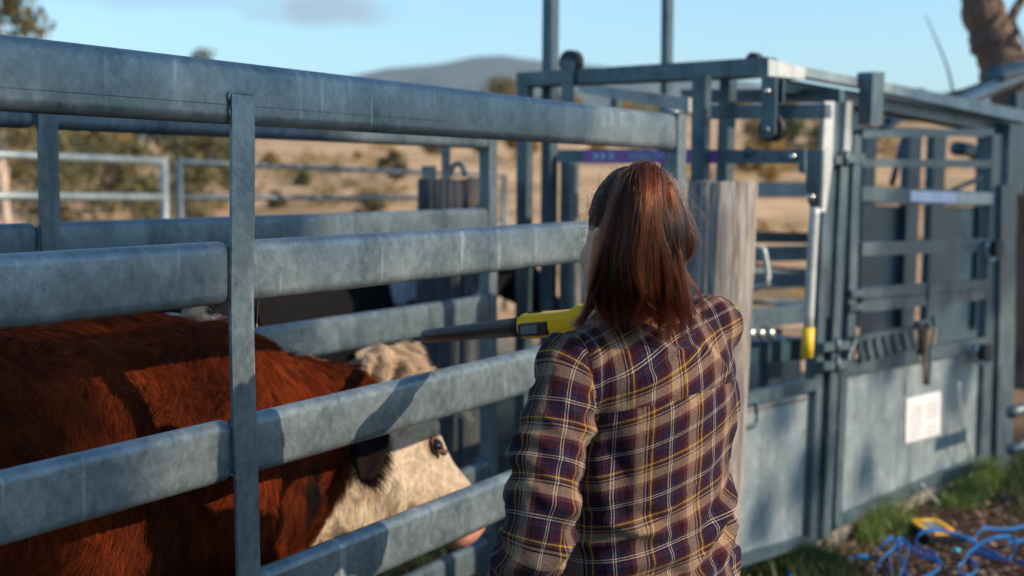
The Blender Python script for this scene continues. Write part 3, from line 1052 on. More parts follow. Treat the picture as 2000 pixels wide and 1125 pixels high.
vbar('inner_post', 'F', 1515, 640, 1512, 900, 26, t=.05, off=.7)

# ---- front face, top
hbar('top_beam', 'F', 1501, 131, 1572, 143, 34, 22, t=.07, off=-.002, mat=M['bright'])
hbar('top_beam', 'F', 1572, 140, 1708, 166, 19, 17, t=.06, off=-.002, mat=M['sheet'])
hbar('top_beam', 'F', 1708, 166, 2010, 229, 20, 24, t=.06, off=-.002, mat=M['sheet'])
hbar('track_beam', 'F', 1533, 167, 1700, 197, 26, 28, t=.09, off=.10)
hbar('track_beam', 'F', 1700, 197, 1975, 250, 28, 26, t=.09, off=.10)
hbar('beam_flange', 'F', 1545, 183, 1960, 262, 5, 7, t=.05, off=.12, mat=M['rust'])
vbar('head_post', 'F', 1717, 140, 1712, 243, 23, t=.06, off=-.065)
MB().ball(atY(1680, 148, 6.3), (.016, .016, .016), 8, 6).build('pin', M['galv_crush'], CR, True)
# uprights between the two gates
vbar('gate_stile', 'F', 1632, 190, 1622, 620, 14, t=.05, off=.02)
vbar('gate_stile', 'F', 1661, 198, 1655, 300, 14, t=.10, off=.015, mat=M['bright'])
vbar('gate_stile', 'F', 1620, 300, 1586, 1052, 14, t=.05, off=.015)
vbar('centre_post', 'F', 1652, 296, 1615, 1050, 15, t=.06, off=.0)
vbar('gate_stile', 'F', 1676, 262, 1662, 700, 15, t=.05, off=.012)
slab('gap_shade', 'F', [(1622, 215), (1680, 215), (1640, 1035), (1590, 1055)], t=.02, off=.16, mat=M['dark_sheet'])  # dark sheet added behind the stiles as the shade in the gaps
for y in (310, 676, 713):
    hbar('hinge', 'F', 1610 if y > 600 else 1632, y + 3, 1662 if y > 600 else 1690, y - 3, 16, t=.05, off=-.03)
    w = 1636 if y > 600 else 1652
    rod('hinge_pin', 'F', [(w, y - 16), (w, y + 16)], .012, -.035)
# left lower gate
LG = slab('lower_gate', 'F', [(1440, 790), (1604, 752), (1592, 1058), (1440, 1112)], t=.012, off=.035, mat=M['sheet'])
hbar('gate_frame', 'F', 1440, 786, 1606, 748, 24, 22, t=.045, off=.0, parent=LG)
hbar('gate_frame', 'F', 1436, 1101, 1596, 1052, 20, 18, t=.045, off=.0, parent=LG)
vbar('gate_frame', 'F', 1601, 758, 1588, 1046, 12, t=.045, off=.001, parent=LG)
hbar('rail', 'F', 1455, 806, 1592, 775, 3, t=.004, off=.03, mat=M['rust'])
# right gate
RG = slab('right_gate', 'F', [(1652, 735), (1926, 682), (1922, 898), (1636, 1024)], t=.012, off=.035, mat=M['sheet'], label='galvanised gate with a solid lower sheet carrying a white notice')
hbar('gate_frame', 'F', 1648, 722, 1930, 670, 26, 24, t=.045, off=.002, parent=RG)
hbar('gate_frame', 'F', 1634, 1023, 1926, 895, 22, 18, t=.045, off=.002, parent=RG)
vbar('gate_frame', 'F', 1650, 716, 1637, 1030, 13, t=.045, off=.004, parent=RG)
vbar('gate_frame', 'F', 1948, 262, 1924, 905, 17, t=.045, off=.004, parent=RG)
for (y0, y1, w, w1, mt) in ((262, 258, 16, 14, 'galv_crush'), (318, 320, 15, 15, 'galv_crush'), (378, 388, 28, 26, 'galv_crush'), (487, 478, 26, 24, 'galv_crush'), (573, 554, 20, 20, 'galv_crush'), (598, 574, 24, 18, 'galv_crush')):
    hbar('gate_rail', 'F', 1684, y0, 1942, y1, w, w1, t=.04, off=.006, mat=M[mt], parent=RG)
for x, y in ((1668, 573), (1666, 600)):
    hbar('hinge', 'F', x - 4, y + 1, x + 26, y - 1, 14, t=.03, off=-.015, parent=RG)
vbar('strap', 'F', 1820, 555, 1818, 592, 7, t=.05, off=-.004, parent=RG)
hbar('sticker', 'F', 1779, 383, 1869, 386, 21, t=.002, off=.003, mat=M['lilac_white'], parent=RG, label='blank looking lilac white sticker')
hbar('sunlit_patch', 'F', 1871, 386, 1940, 388, 22, t=.002, off=.0035, mat=M['bright'], parent=RG)  # sunlit end of the rail, painted as a pale patch
nt_ = slab('notice', 'F', [(1771, 779), (1839, 763), (1836, 848), (1769, 866)], t=.003, off=.028, mat=M['white'], parent=RG, label='white paper notice with rows of small print')
def rowprint():
    mb = MB()
    n = NF; o = A_ - n * .026
    for k in range(9):
        y = 796 + k * 7.2
        for x0, x1 in ((1778, 1801), (1809, 1831)):
            if k in (5,) and x0 > 1800:
                continue
            dy = -.245
            P = [on_plane(x, yy + (x - 1780) * dy, o, n) for x, yy in ((x0, y), (x1, y), (x1, y + 2.6), (x0, y + 2.6))]
            mb.add(P + [p - n * .001 for p in P], [(0, 1, 2, 3), (7, 6, 5, 4)])
    return mb.build('small_print', M['print'], CR)
rowprint()
# ratchet comb
hbar('comb_bar', 'F', 1667, 664, 1800, 638, 9, t=.02, off=-.02)
rod('comb_end', 'F', [(1672, 662), (1660, 690), (1654, 712)], .010, -.02)
for k in range(8):
    x = 1676 + k * 17.2
    y = 664 - k * 3.5
    slab('comb_tooth', 'F', [(x, y - 2), (x + 9, y - 4), (x + 9, y + 14), (x + 15, y + 42 - k), (x + 8, y + 44 - k), (x + 1, y + 14)], t=.015, off=-.018)
rod('locking_rod', 'F', [(1790, 632), (1808, 630), (1812, 642)], .014, -.05)
rod('locking_rod', 'F', [(1822, 618), (1824, 640), (1818, 690), (1812, 752)], .010, -.06, mat=M['galv_crush'])
rod('locking_rod', 'F', [(1806, 640), (1806, 690), (1806, 752)], .008, -.055, mat=M['rust'])
slab('latch_block', 'F', [(1800, 640), (1815, 640), (1812, 690), (1800, 690)], t=.02, off=-.02, mat=M['rubber'])
for (x, y) in ((1942, 488), (1920, 690)):
    o_ = A_ + NF * .03
    c = on_plane(x, y, o_, NF)
    MB().box(c, UF * .05, NF * .03, (0, 0, .045)).build('latch', M['rubber'], CR)
    rod('latch_ring', 'F', [(x - 12, y - 14), (x - 17, y + 2), (x - 10, y + 20), (x + 2, y + 16)], .010, -.05, mat=M['sheet'])
# big end post
EP = vbar('end_post', 'F', 1972, 362, 1962, 912, 30, t=.10, off=-.02)
slab('foot_plate', 'F', [(1938, 906), (1985, 900), (1985, 914), (1938, 922)], t=.12, off=-.05)
vbar('end_post', 'F', 1990, 240, 1984, 372, 34, t=.10, off=.03)
slab('gap_shade', 'F', [(1952, 262), (1972, 262), (1950, 905), (1930, 905)], t=.02, off=.12, mat=M['dark_sheet'])  # dark sheet standing in for the shaded gap beside the end post
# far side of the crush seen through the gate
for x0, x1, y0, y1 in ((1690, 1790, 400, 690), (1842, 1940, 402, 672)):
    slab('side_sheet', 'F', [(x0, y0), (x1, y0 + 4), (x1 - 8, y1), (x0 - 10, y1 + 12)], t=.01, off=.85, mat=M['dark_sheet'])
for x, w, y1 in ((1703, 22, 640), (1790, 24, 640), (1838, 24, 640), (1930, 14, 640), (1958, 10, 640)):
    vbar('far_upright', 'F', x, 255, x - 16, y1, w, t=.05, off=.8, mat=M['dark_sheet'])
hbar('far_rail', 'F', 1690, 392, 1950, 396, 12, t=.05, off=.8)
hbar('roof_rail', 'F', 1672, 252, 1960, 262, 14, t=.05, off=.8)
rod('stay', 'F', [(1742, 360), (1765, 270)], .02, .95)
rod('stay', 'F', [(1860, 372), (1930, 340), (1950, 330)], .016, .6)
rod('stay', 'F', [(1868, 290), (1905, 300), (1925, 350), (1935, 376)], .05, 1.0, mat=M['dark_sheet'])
for P, r, mt in (([(1730, 235), (1800, 222), (1880, 250)], .018, 'galv_crush'), ([(1720, 252), (1780, 225), (1850, 215)], .018, 'galv_crush'), ([(1795, 178), (1850, 196), (1960, 222)], .02, 'galv_crush'),
                 ([(1850, 186), (1900, 172), (1935, 155)], .016, 'rubber'), ([(1870, 200), (1950, 165), (2030, 128)], .05, 'sheet'), ([(1940, 150), (1975, 140), (2030, 130)], .06, 'galv_crush')):
    rod('roof_tube', 'F', P, r, .5, mat=M[mt])
vbar('far_frame', 'F', 1993, 180, 1993, 380, 14, t=.05, off=.4)
# skid under the gates
slab('skid', 'F', [(1600, 1052), (1905, 918), (1905, 940), (1640, 1085), (1590, 1090)], t=.10, off=.03, mat=M['timber'])
for y in (800, 872):
    rod('far_pipe', 'F', [(1975, y + 6), (2030, y - 12)], .03, -.3, mat=M['galv_back'])
# cables
hb = [(1872, 745), (1880, 830), (1897, 905), (1888, 965), (1858, 995), (1825, 975), (1800, 945)]
hose = rod('cable', 'F', hb, .006, -.05, mat=M['clear_hose'])


# =================================================================== brown cow
def smooth_remesh(V, Fc, voxel, iters=4, lam=.5):
    me = bpy.data.meshes.new('tmp')
    me.from_pydata([tuple(map(float, v)) for v in V], [], [tuple(map(int, f)) for f in Fc])
    me.update()
    o = bpy.data.objects.new('tmp', me)
    COL.objects.link(o)
    r = o.modifiers.new('r', 'REMESH'); r.mode = 'VOXEL'; r.voxel_size = voxel
    if iters:
        s = o.modifiers.new('s', 'SMOOTH'); s.iterations = iters; s.factor = lam
    dg = bpy.context.evaluated_depsgraph_get()
    dg.update()
    out = bpy.data.meshes.new_from_object(o.evaluated_get(dg))
    bpy.data.objects.remove(o)
    return out


def loft(mb, rings, seg=28):
    """rings: (centre, right vec * rx, up vec * ry, exponent)"""
    V, Fc = [], []
    n = len(rings)
    for c, a, b in rings:
        for j in range(seg):
            t = 2 * math.pi * j / seg
            V.append(np.asarray(c) + np.asarray(a) * math.cos(t) + np.asarray(b) * math.sin(t))
    for i in range(n - 1):
        for j in range(seg):
            k = (j + 1) % seg
            Fc.append((i * seg + j, i * seg + k, (i + 1) * seg + k, (i + 1) * seg + j))
    Fc.append(tuple(range(seg))[::-1]); Fc.append(tuple((n - 1) * seg + j for j in range(seg)))
    mb.add(V, Fc)


def mesh_arrays(me):
    n = len(me.vertices)
    co = np.empty(n * 3, np.float32); me.vertices.foreach_get('co', co)
    me.calc_loop_triangles()
    t = np.empty(len(me.loop_triangles) * 3, np.int32); me.loop_triangles.foreach_get('vertices', t)
    no = np.empty(n * 3, np.float32); me.vertices.foreach_get('normal', no)
    return co.reshape(-1, 3).astype(float), t.reshape(-1, 3), no.reshape(-1, 3).astype(float)


def sample(me, n, keep=None, seed=0):
    g = np.random.default_rng(seed)
    co, tri, no = mesh_arrays(me)
    if keep is not None:
        tri = tri[keep(co[tri].mean(1))]
    a, b, c = co[tri[:, 0]], co[tri[:, 1]], co[tri[:, 2]]
    ar = np.linalg.norm(np.cross(b - a, c - a), axis=1)
    i = g.choice(len(tri), n, p=ar / ar.sum())
    u, v = g.random(n), g.random(n)
    f = u + v > 1
    u[f], v[f] = 1 - u[f], 1 - v[f]
    w = 1 - u - v
    P = a[i] * w[:, None] + b[i] * u[:, None] + c[i] * v[:, None]
    Nn = no[tri[i, 0]] * w[:, None] + no[tri[i, 1]] * u[:, None] + no[tri[i, 2]] * v[:, None]
    Nn /= np.linalg.norm(Nn, axis=1)[:, None] + 1e-9
    return P, Nn


def hair_object(name, pts, radius, mat, parent, tips=.25, attr=None):
    """pts: (n, k, 3) world positions of n strands"""
    n, k, _ = pts.shape
    hc = bpy.data.hair_curves.new(name)
    hc.add_curves([k] * n)
    P = (pts - ROOTS[parent]).astype(np.float32).reshape(-1)
    hc.attributes['position'].data.foreach_set('vector', P) if 'position' in hc.attributes else hc.position_data.foreach_set('vector', P)
    ra = hc.attributes.get('radius') or hc.attributes.new('radius', 'FLOAT', 'POINT')
    pr = np.linspace(1, tips, k)[None, :] * (radius if np.ndim(radius) else np.full(n, radius))[:, None]
    ra.data.foreach_set('value', pr.astype(np.float32).ravel())
    if attr is not None:
        at = hc.attributes.new('coat', 'FLOAT_COLOR', 'CURVE')
        at.data.foreach_set('color', np.concatenate([attr, np.ones((n, 1))], 1).astype(np.float32).ravel())
    o = bpy.data.objects.new(name, hc)
    COL.objects.link(o)
    hc.materials.append(mat)
    o.parent = parent
    ROOTS[o] = ROOTS[parent]
    return o


def fur_mat(name, rough=.78):
    m, nt, N_, L_, B = newmat(name)
    at = N_.new('ShaderNodeAttribute'); at.attribute_name = 'coat'
    L_.new(at.outputs['Color'], B.inputs['Base Color'])
    B.inputs['Roughness'].default_value = .6
    B.inputs['Specular IOR Level'].default_value = .12
    tr = N_.new('ShaderNodeBsdfTranslucent')
    L_.new(at.outputs['Color'], tr.inputs['Color'])
    mx = N_.new('ShaderNodeMixShader'); mx.inputs[0].default_value = .35
    L_.new(B.outputs[0], mx.inputs[1]); L_.new(tr.outputs[0], mx.inputs[2])
    L_.new(mx.outputs[0], N_['Material Output'].inputs['Surface'])
    return m


M['fur'] = fur_mat('cattle_fur')


def hide_mat():
    m, nt, N_, L_, B = newmat('cattle_hide')
    at = N_.new('ShaderNodeAttribute'); at.attribute_name = 'coat'
    tc = N_.new('ShaderNodeTexCoord').outputs['Object']
    f = nodes_noise(N_, L_, tc, 60, 5, .7)
    c = mixc(N_, L_, 1.0, at.outputs['Color'], ramp(N_, L_, f, [(.3, (.45, .45, .45)), (.7, (1.1, 1.1, 1.1))]), 'MULTIPLY')
    L_.new(c, B.inputs['Base Color'])
    B.inputs['Roughness'].default_value = .9
    B.inputs['Specular IOR Level'].default_value = .1
    bump(N_, L_, f, .8, .006, B)
    return m


M['hide'] = hide_mat()


def set_coat(me, col):
    at = me.attributes.new('coat', 'FLOAT_COLOR', 'POINT')
    at.data.foreach_set('color', np.concatenate([col, np.ones((len(col), 1))], 1).astype(np.float32).ravel())


def to_lane(P):
    q = P - P0
    return q @ UL, q @ NL, P[:, 2]


BROWN, DKBROWN, WHITE, BLACKC = (.20, .034, .0065), (.022, .005, .002), (.80, .64, .48), (.012, .010, .010)


def brown_cow():
    Z = np.array([0, 0, 1.0])
    mb = MB()
    DC = .44
    # barrel to neck
    rings = []
    for s, top, bot, w in ((-.78, 1.10, .80, .16), (-.70, 1.24, .72, .24), (-.5, 1.29, .62, .27), (-.2, 1.29, .56, .29), (.2, 1.285, .53, .30), (.55, 1.275, .55, .285), (.82, 1.285, .58, .262), (1.00, 1.27, .61, .225), (1.15, 1.19, .62, .18), (1.30, 1.145, .64, .145), (1.42, 1.12, .68, .12), (1.52, 1.09, .76, .105)):
        rings.append((lane(s, DC - max(0, s - .9) * .12, (top + bot) / 2), NL * w, Z * (top - bot) / 2))
    loft(mb, rings)
    # head, muzzle down and turned to the fence
    h0 = lane(1.56, .37, .985); h1 = lane(1.725, .17, .655)
    t = (h1 - h0); LN = np.linalg.norm(t); t /= LN
    fr = UL * .83 + Z * .55; fr -= t * np.dot(fr, t); fr /= np.linalg.norm(fr)      # forehead side
    sd = np.cross(t, fr)
    R_ = []
    for f, a, b, sh in ((-.10, .055, .060, .0), (.0, .098, .098, .0), (.2, .125, .104, .0), (.36, .125, .100, .0), (.55, .105, .078, .006), (.75, .085, .062, .008), (.92, .076, .062, .004), (1.02, .066, .056, .0), (1.08, .036, .036, .0)):
        R_.append((h0 + t * LN * f + fr * sh, sd * b, fr * a))
    loft(mb, R_, 24)
    # cheek / jaw mass
    mb.ball(h0 + t * LN * .28 - fr * .085, (.10, .10, .10), 14, 10)
    mb.ball(h0 + t * LN * .52 - fr * .075, (.080, .080, .080), 14, 10)
    mb.ball(lane(1.42, .30, .80), (.13, .11, .13), 16, 12)
    mb.ball(lane(1.33, .32, .74), (.12, .11, .11), 16, 12)
    # brow bumps
    for sg in (-1, 1):
        mb.ball(h0 + t * LN * .34 + fr * .055 + sd * sg * .072, (.036, .036, .036), 12, 8)
    # shoulder blade, elbow and legs
    mb.ball(lane(.80, DC - .20, .92), (.12, .13, .24), 16, 12)
    for s, d in ((.86, DC - .15), (.80, DC + .15), (-.55, DC - .16), (-.62, DC + .16)):
        kn = .03 if s > 0 else -.05
        P = bez([lane(s, d, .66), lane(s + kn * .5, d, .44), lane(s + kn, d, .26), lane(s, d, .04)], 5)
        mb.tube(P, list(np.interp(np.linspace(0, 3, len(P)), range(4), (.12, .062, .045, .05))), 12)
    me = smooth_remesh(mb.V, mb.F, .012, 8, .6)
    co, tri, no = mesh_arrays(me)
    # hide undulation (long winter coat, folds)
    dz = np.array([.014 * mnoise.noise(Vector(p * 5.0)) + .008 * mnoise.noise(Vector(p * 13)) for p in co])
    co = co + no * dz[:, None]
    me.vertices.foreach_set('co', co.astype(np.float32).ravel()); me.update()

    def coat(P, jit=None):
        s, d, h = to_lane(P)
        n = np.array([mnoise.noise(Vector(p * 7)) for p in P]) * .05
        n2 = np.array([mnoise.noise(Vector(p * 3.1 + 9)) for p in P])
        col = np.tile(np.array(BROWN), (len(P), 1))
        k = np.clip(.5 + n2 * 1.2, 0, 1)[:, None]
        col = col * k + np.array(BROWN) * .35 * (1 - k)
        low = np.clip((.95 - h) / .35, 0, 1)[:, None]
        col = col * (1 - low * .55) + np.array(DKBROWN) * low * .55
        white = (s + n > 1.15 + (h - .66) * .62) & (h < 1.0 + n) | (s + n > 1.60) | ((s + n > 1.45) & (h < 1.03))
        crest = (np.abs(d - (DC - .01)) < .045 + n * .5) & (s > .93) & (s < 1.36) & (h > 1.0)
        col[white | crest] = WHITE
        for sg_ in (-1, 1):
            ec = h0 + t * LN * .44 + fr * .022 + sd * sg_ * .089
            de = np.linalg.norm((P - ec) * np.array([1, 1, 1.15]), axis=1)
            k_ = np.clip(1 - (de - .018) / (.030 + n * .25), 0, 1)[:, None]
            col = col * (1 - k_ * .85) + np.array((.16, .065, .035)) * k_ * .85
        patch = (((s - 1.12 - n) ** 2 / .035 ** 2 + (h - .86) ** 2 / .085 ** 2) < 1 + n * 4)
        col[patch] = BLACKC  # dark fold of the neck painted into the coat as black
        return col
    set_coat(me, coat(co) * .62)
    root = lane(.6, DC, 0)
    cow = thing('cow', root, 'rust brown cow with curly white poll and white face, standing in the race', 'cow', 'cattle in the yards')
    body = link('body', me, M['hide'], cow, True)
    body.data.materials[0] = M['hide']
    # fur on the side that shows
    g = np.random.default_rng(3)

    def keep(c):
        s, d, h = to_lane(c)
        return (s > -.25) & (s < 1.9) & (h > .5) & ((d < DC + .05) | (h > 1.02))
    mw = me.copy(); mw.transform(Matrix.Translation(Vector(root)))
    P, Nn = sample(mw, 125000, keep, 5)
    s, d, h = to_lane(P)
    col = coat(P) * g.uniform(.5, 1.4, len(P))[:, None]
    face = (s > 1.42) & (h < 1.0)
    L = np.where(face, .012, .042) * g.uniform(.6, 1.3, len(P))
    comb = -UL * .25 - Z * .75
    fl = np.array([[mnoise.noise(Vector(p * 6)), mnoise.noise(Vector(p * 6 + 31)), mnoise.noise(Vector(p * 6 + 67))] for p in P]) * 1.5
    dr = comb[None, :] + fl + g.normal(size=P.shape) * .14
    dr -= Nn * np.sum(dr * Nn, 1)[:, None]
    dr /= np.linalg.norm(dr, axis=1)[:, None] + 1e-6
    lift = np.where(face, .3, .55)[:, None]
    K = 5
    T = np.linspace(0, 1, K)
    curl = np.cross(dr, Nn)
    amp = (np.where(face, .06, .16) * g.normal(size=len(P)))[:, None]
    # matted locks: tips drawn together round nearby centres
    from mathutils.kdtree import KDTree
    cidx = g.choice(len(P), 9000, replace=False)
    kd = KDTree(len(cidx))
    for q_, ci_ in enumerate(cidx):
        kd.insert(P[ci_], q_)
    kd.balance()
    near = np.array([cidx[kd.find(p)[1]] for p in P])
    dr0 = dr.copy()
    tone = g.uniform(.40, 1.65, len(P))
    col = np.where(face[:, None], col, col * tone[near][:, None])
    dr = .45 * dr + .55 * dr0[near]
    pull = (P[near] - P) * np.where(face, .2, .62)[:, None]
    L = np.where(face, L, L * .5 + .5 * L[near])
    pts = np.stack([P + pull * t_ ** 1.4 - Nn * .004 + L[:, None] * (Nn * lift * (t_ - .45 * t_ * t_) + dr * t_ * (.55 + .45 * t_) + curl * amp * math.sin(3 * t_)) for t_ in T], 1)
    hair_object('fur', pts, np.where(face, .00036, .00042), M['fur'], cow, .2, np.clip(col, 0, .9))
    # crest and poll tuft, long loose curls
    def curls(cn, n, spread, Lr, seed, out, colr, rad=.0005, turns=1.3, amp=.010):
        g = np.random.default_rng(seed)
        nc = max(6, n // 70)
        cc = np.asarray(cn)[g.integers(0, len(cn), nc)] + g.normal(size=(nc, 3)) * spread
        dir_ = out + g.normal(size=(nc, 3)) * .55
        dir_ /= np.linalg.norm(dir_, axis=1)[:, None]
        ph = g.uniform(0, 6.3, nc); Lc = g.uniform(.7, 1.25, nc) * Lr
        ci = g.integers(0, nc, n)
        K = 10
        out_p = np.empty((n, K, 3))
        j = g.normal(size=(n, 3)) * .0085
        tn = turns * g.uniform(.7, 1.3, nc)
        for q, t_ in enumerate(np.linspace(0, 1, K)):
            a = ph[ci] + t_ * tn[ci] * 2 * math.pi
            e1 = np.cross(dir_[ci], np.array([0.1, .2, 1])); e1 /= np.linalg.norm(e1, axis=1)[:, None]
            e2 = np.cross(dir_[ci], e1)
            droop = np.array([0, 0, -1]) * (t_ ** 2 * Lc[ci] * .75)[:, None]
            out_p[:, q] = cc[ci] + j * (1 - .5 * t_) + dir_[ci] * (Lc[ci] * t_)[:, None] + (e1 * np.cos(a)[:, None] + e2 * np.sin(a)[:, None]) * amp * t_ ** .7 + droop + g.normal(size=(n, 3)) * .0012 * t_
        c = np.tile(np.array(colr), (n, 1)) * (g.uniform(.6, 1.15, nc)[ci] * g.uniform(.75, 1.1, n))[:, None]
        return out_p, c
    p1, c1 = curls([lane(1.62, .34, 1.075), lane(1.66, .32, 1.07), lane(1.70, .31, 1.05), lane(1.74, .29, 1.02), lane(1.60, .36, 1.08)], 6000, .020, .115, 11, np.array([.1, -.35, .8]), (.86, .68, .50), turns=.7, amp=.024, rad=.0004)
    p2, c2 = curls([lane(1.66, .26, 1.04), lane(1.63, .26, 1.05)], 1300, .010, .055, 12, np.array([.1, -.7, -.6]), WHITE, amp=.006)
    pp = np.concatenate([p1, p2]); cc = np.clip(np.concatenate([c1, c2]), 0, .9)
    hair_object('poll_tuft', pp, .00055, M['fur'], cow, .3, cc)
    cr = []
    for s_ in np.linspace(.95, 1.36, 9):
        cr.append(lane(s_, DC - .01, float(np.interp(s_, [.82, 1.0, 1.15, 1.30, 1.45], [1.285, 1.27, 1.19, 1.145, 1.12])) + .0))
    p3, c3 = curls(cr, 2200, .008, .034, 13, np.array([-.2, -.5, .35]), WHITE, turns=.5, amp=.006)
    hair_object('crest_hair', p3, .0004, M['fur'], cow, .3, np.clip(c3, 0, .9))
    # eye, on the camera side of the head
    eye_side = -1 if np.dot(sd, np.array([0, -1, 0])) < 0 else 1
    for sg in (eye_side, -eye_side):
        e = h0 + t * LN * .44 + fr * .022 + sd * sg * .089
        eo = MB().ball(e, (.021, .021, .018), 16, 12).build('eye', M['eye'], cow, True)
        ring = [e + sd * sg * .008 + (t * math.cos(a) * .021 + fr * math.sin(a) * .0135) for a in np.linspace(0, 2 * math.pi, 17)]
        MB().tube(ring, .0042, 8, cap=False).build('eyelid', M['eyelid'], eo, True)
        # tear corner
        MB().ball(e + t * .028 + sd * sg * .004 + fr * .004, (.011, .010, .010), 8, 6).build('eye_corner', M['eyelid'], eo, True)
        # ear: cupped leaf hanging sideways
        if sg == eye_side:
            er = lane(1.375, .235, .975); etip = lane(1.20, .15, .875)
            ew0 = UL * .8 + Z * .15
        else:
            er = h0 + sd * sg * .10; etip = er + sd * sg * .12 - Z * .08 - UL * .06
            ew0 = UL * .8 + Z * .3
        EL = np.linalg.norm(etip - er)
        ed = (etip - er) / EL
        ew = ew0 - ed * (ew0 @ ed); ew /= np.linalg.norm(ew)
        V, Fc = [], []
        nu, nv = 10, 7
        for i in range(nu):
            f = i / (nu - 1)
            wd = .043 * math.sin(math.pi * min(.94, .22 + f * .72)) ** .55
            for j in range(nv):
                v = (j / (nv - 1) - .5) * 2
                cup = np.cross(ed, ew) * (.03 * v * v * (1 - f * .5))
                V.append(er + ed * f * EL + ew * wd * v + cup)
        for i in range(nu - 1):
            for j in range(nv - 1):
                Fc.append((i * nv + j, i * nv + j + 1, (i + 1) * nv + j + 1, (i + 1) * nv + j))
        eo2 = mesh('ear', V, Fc, M['hide'], cow, True)
        sm = eo2.modifiers.new('s', 'SOLIDIFY'); sm.thickness = .010
        set_coat(eo2.data, np.tile(np.array((.008, .004, .004)), (len(V), 1)))
        if sg == eye_side:              # dark hair fringing the ear
            ge = np.random.default_rng(8)
            ne = 2600
            f_ = ge.random(ne); v_ = ge.uniform(-1, 1, ne)
            wd_ = .043 * np.sin(np.pi * np.minimum(.94, .22 + f_ * .72)) ** .55
            rt = er + ed * (f_ * EL)[:, None] + ew * (wd_ * v_)[:, None]
            dv = ed * .7 + ew * (v_[:, None] * .8) - NL * .45 + ge.normal(size=(ne, 3)) * .25
            Le = ge.uniform(.012, .028, ne)[:, None]
            pe = np.stack([rt - NL * .004 + dv * Le * q + np.array([0, 0, -.3]) * Le * q * q for q in np.linspace(0, 1, 5)], 1)
            hair_object('ear_fringe', pe, .0005, M['fur'], eo2 if eo2 in ROOTS else cow, .3, np.tile(np.array((.012, .006, .005)), (ne, 1)) * ge.uniform(.5, 1.6, ne)[:, None])
        # nostril
        MB().ball(h0 + t * LN * 1.03 + fr * .03 + sd * sg * .034, (.012, .012, .014), 10, 8).build('nostril', M['eye'], cow, True)
    # pink muzzle pad
    mz = MB()
    loft(mz, [(h0 + t * LN * f, sd * b, fr * a) for f, a, b in ((.93, .074, .060), (.98, .078, .064), (1.04, .072, .060), (1.085, .050, .044), (1.105, .02, .02))], 24)
    mz.build('muzzle', M['nose'], cow, True)
    for s, d in ((.86, DC - .15), (.80, DC + .15), (-.55, DC - .16), (-.62, DC + .16)):
        MB().tube([lane(s, d, .0), lane(s, d, .055)], [.062, .052], 14).build('hoof', M['hoof'], cow, True)
    tl = bez([lane(-.77, DC, 1.18), lane(-.84, DC, .95), lane(-.83, DC, .6), lane(-.82, DC, .42)], 6)
    tlo = MB().tube(tl, list(np.linspace(.03, .012, len(tl))), 8).build('tail', M['hide'], cow, True)
    set_coat(tlo.data, np.tile(np.array(BROWN), (len(tlo.data.vertices), 1)))


brown_cow()


def yard_cow(root, heading, label, coatf, scale=1.0, seed=0):
    """a standing cow for the yards beyond; x forward in its own frame"""
    f = np.array([math.cos(heading), math.sin(heading), 0]); l = np.array([-f[1], f[0], 0]); Z = np.array([0, 0, 1.0])
    root = np.asarray(root, float)

    def P(x, y, z):
        return root + (f * x + l * y + Z * z) * scale
    mb = MB()
    loft(mb, [(P(x, 0, (a + b) / 2), l * w * scale, Z * (a - b) / 2 * scale) for x, a, b, w in ((-.82, 1.12, .85, .14), (-.74, 1.26, .75, .24), (-.5, 1.31, .62, .28), (-.1, 1.30, .54, .30), (.3, 1.29, .55, .29), (.6, 1.33, .58, .25), (.8, 1.32, .66, .2), (.98, 1.33, .80, .14), (1.12, 1.36, .98, .11))])
    loft(mb, [(P(x, 0, z), l * w * scale, (Z * a + f * a * .5) * scale) for x, z, a, w in ((1.08, 1.22, .12, .10), (1.2, 1.17, .125, .11), (1.34, 1.06, .09, .08), (1.46, .95, .07, .065), (1.51, .91, .05, .05))], 18)
    for x, y in ((.55, .15), (.52, -.15), (-.6, .16), (-.64, -.16)):
        kn = .03 if x > 0 else -.06
        q = bez([P(x, y, .7), P(x + kn * .5, y, .46), P(x + kn, y, .28), P(x, y, .03)], 4)
        mb.tube(q, [r * scale for r in np.interp(np.linspace(0, 3, len(q)), range(4), (.12, .065, .045, .05))], 10)
    me = smooth_remesh(mb.V, mb.F, .022, 5, .6)
    co, tri, no = mesh_arrays(me)
    loc = np.stack([(co - root) @ f, (co - root) @ l, co[:, 2]], 1)
    set_coat(me, coatf(loc))
    t = thing('cow', root, label, 'cow', 'cattle in the yards')
    link('body', me, M['hide'], t, True)
    for sg in (-1, 1):
        e = MB().tube([P(1.12, sg * .1, 1.27), P(1.1, sg * .19, 1.25), P(1.07, sg * .26, 1.21)], [.03, .045, .008], 8).build('ear', M['hide'], t, True)
        set_coat(e.data, np.tile(np.array((.03, .025, .025)), (len(e.data.vertices), 1)))
        MB().ball(P(1.24, sg * .095, 1.19), .018 * scale).build('eye', M['eye'], t, True)
    q = bez([P(-.8, 0, 1.22), P(-.89, 0, .95), P(-.87, 0, .5)], 5)
    e = MB().tube(q, list(np.linspace(.03, .012, len(q))), 7).build('tail', M['hide'], t, True)
    set_coat(e.data, np.tile(np.array((.03, .025, .025)), (len(e.data.vertices), 1)))
    return t


def coat_bw(p):
    n = np.array([mnoise.noise(Vector(q * 2.2 + 3)) for q in p])
    c = np.tile(np.array((.010, .010, .012)), (len(p), 1))
    c[(p[:, 0] + n * .12 > .52) & (p[:, 0] + n * .1 < .86) & (p[:, 2] > 1.02 + n * .1)] = (.55, .58, .60)
    return c


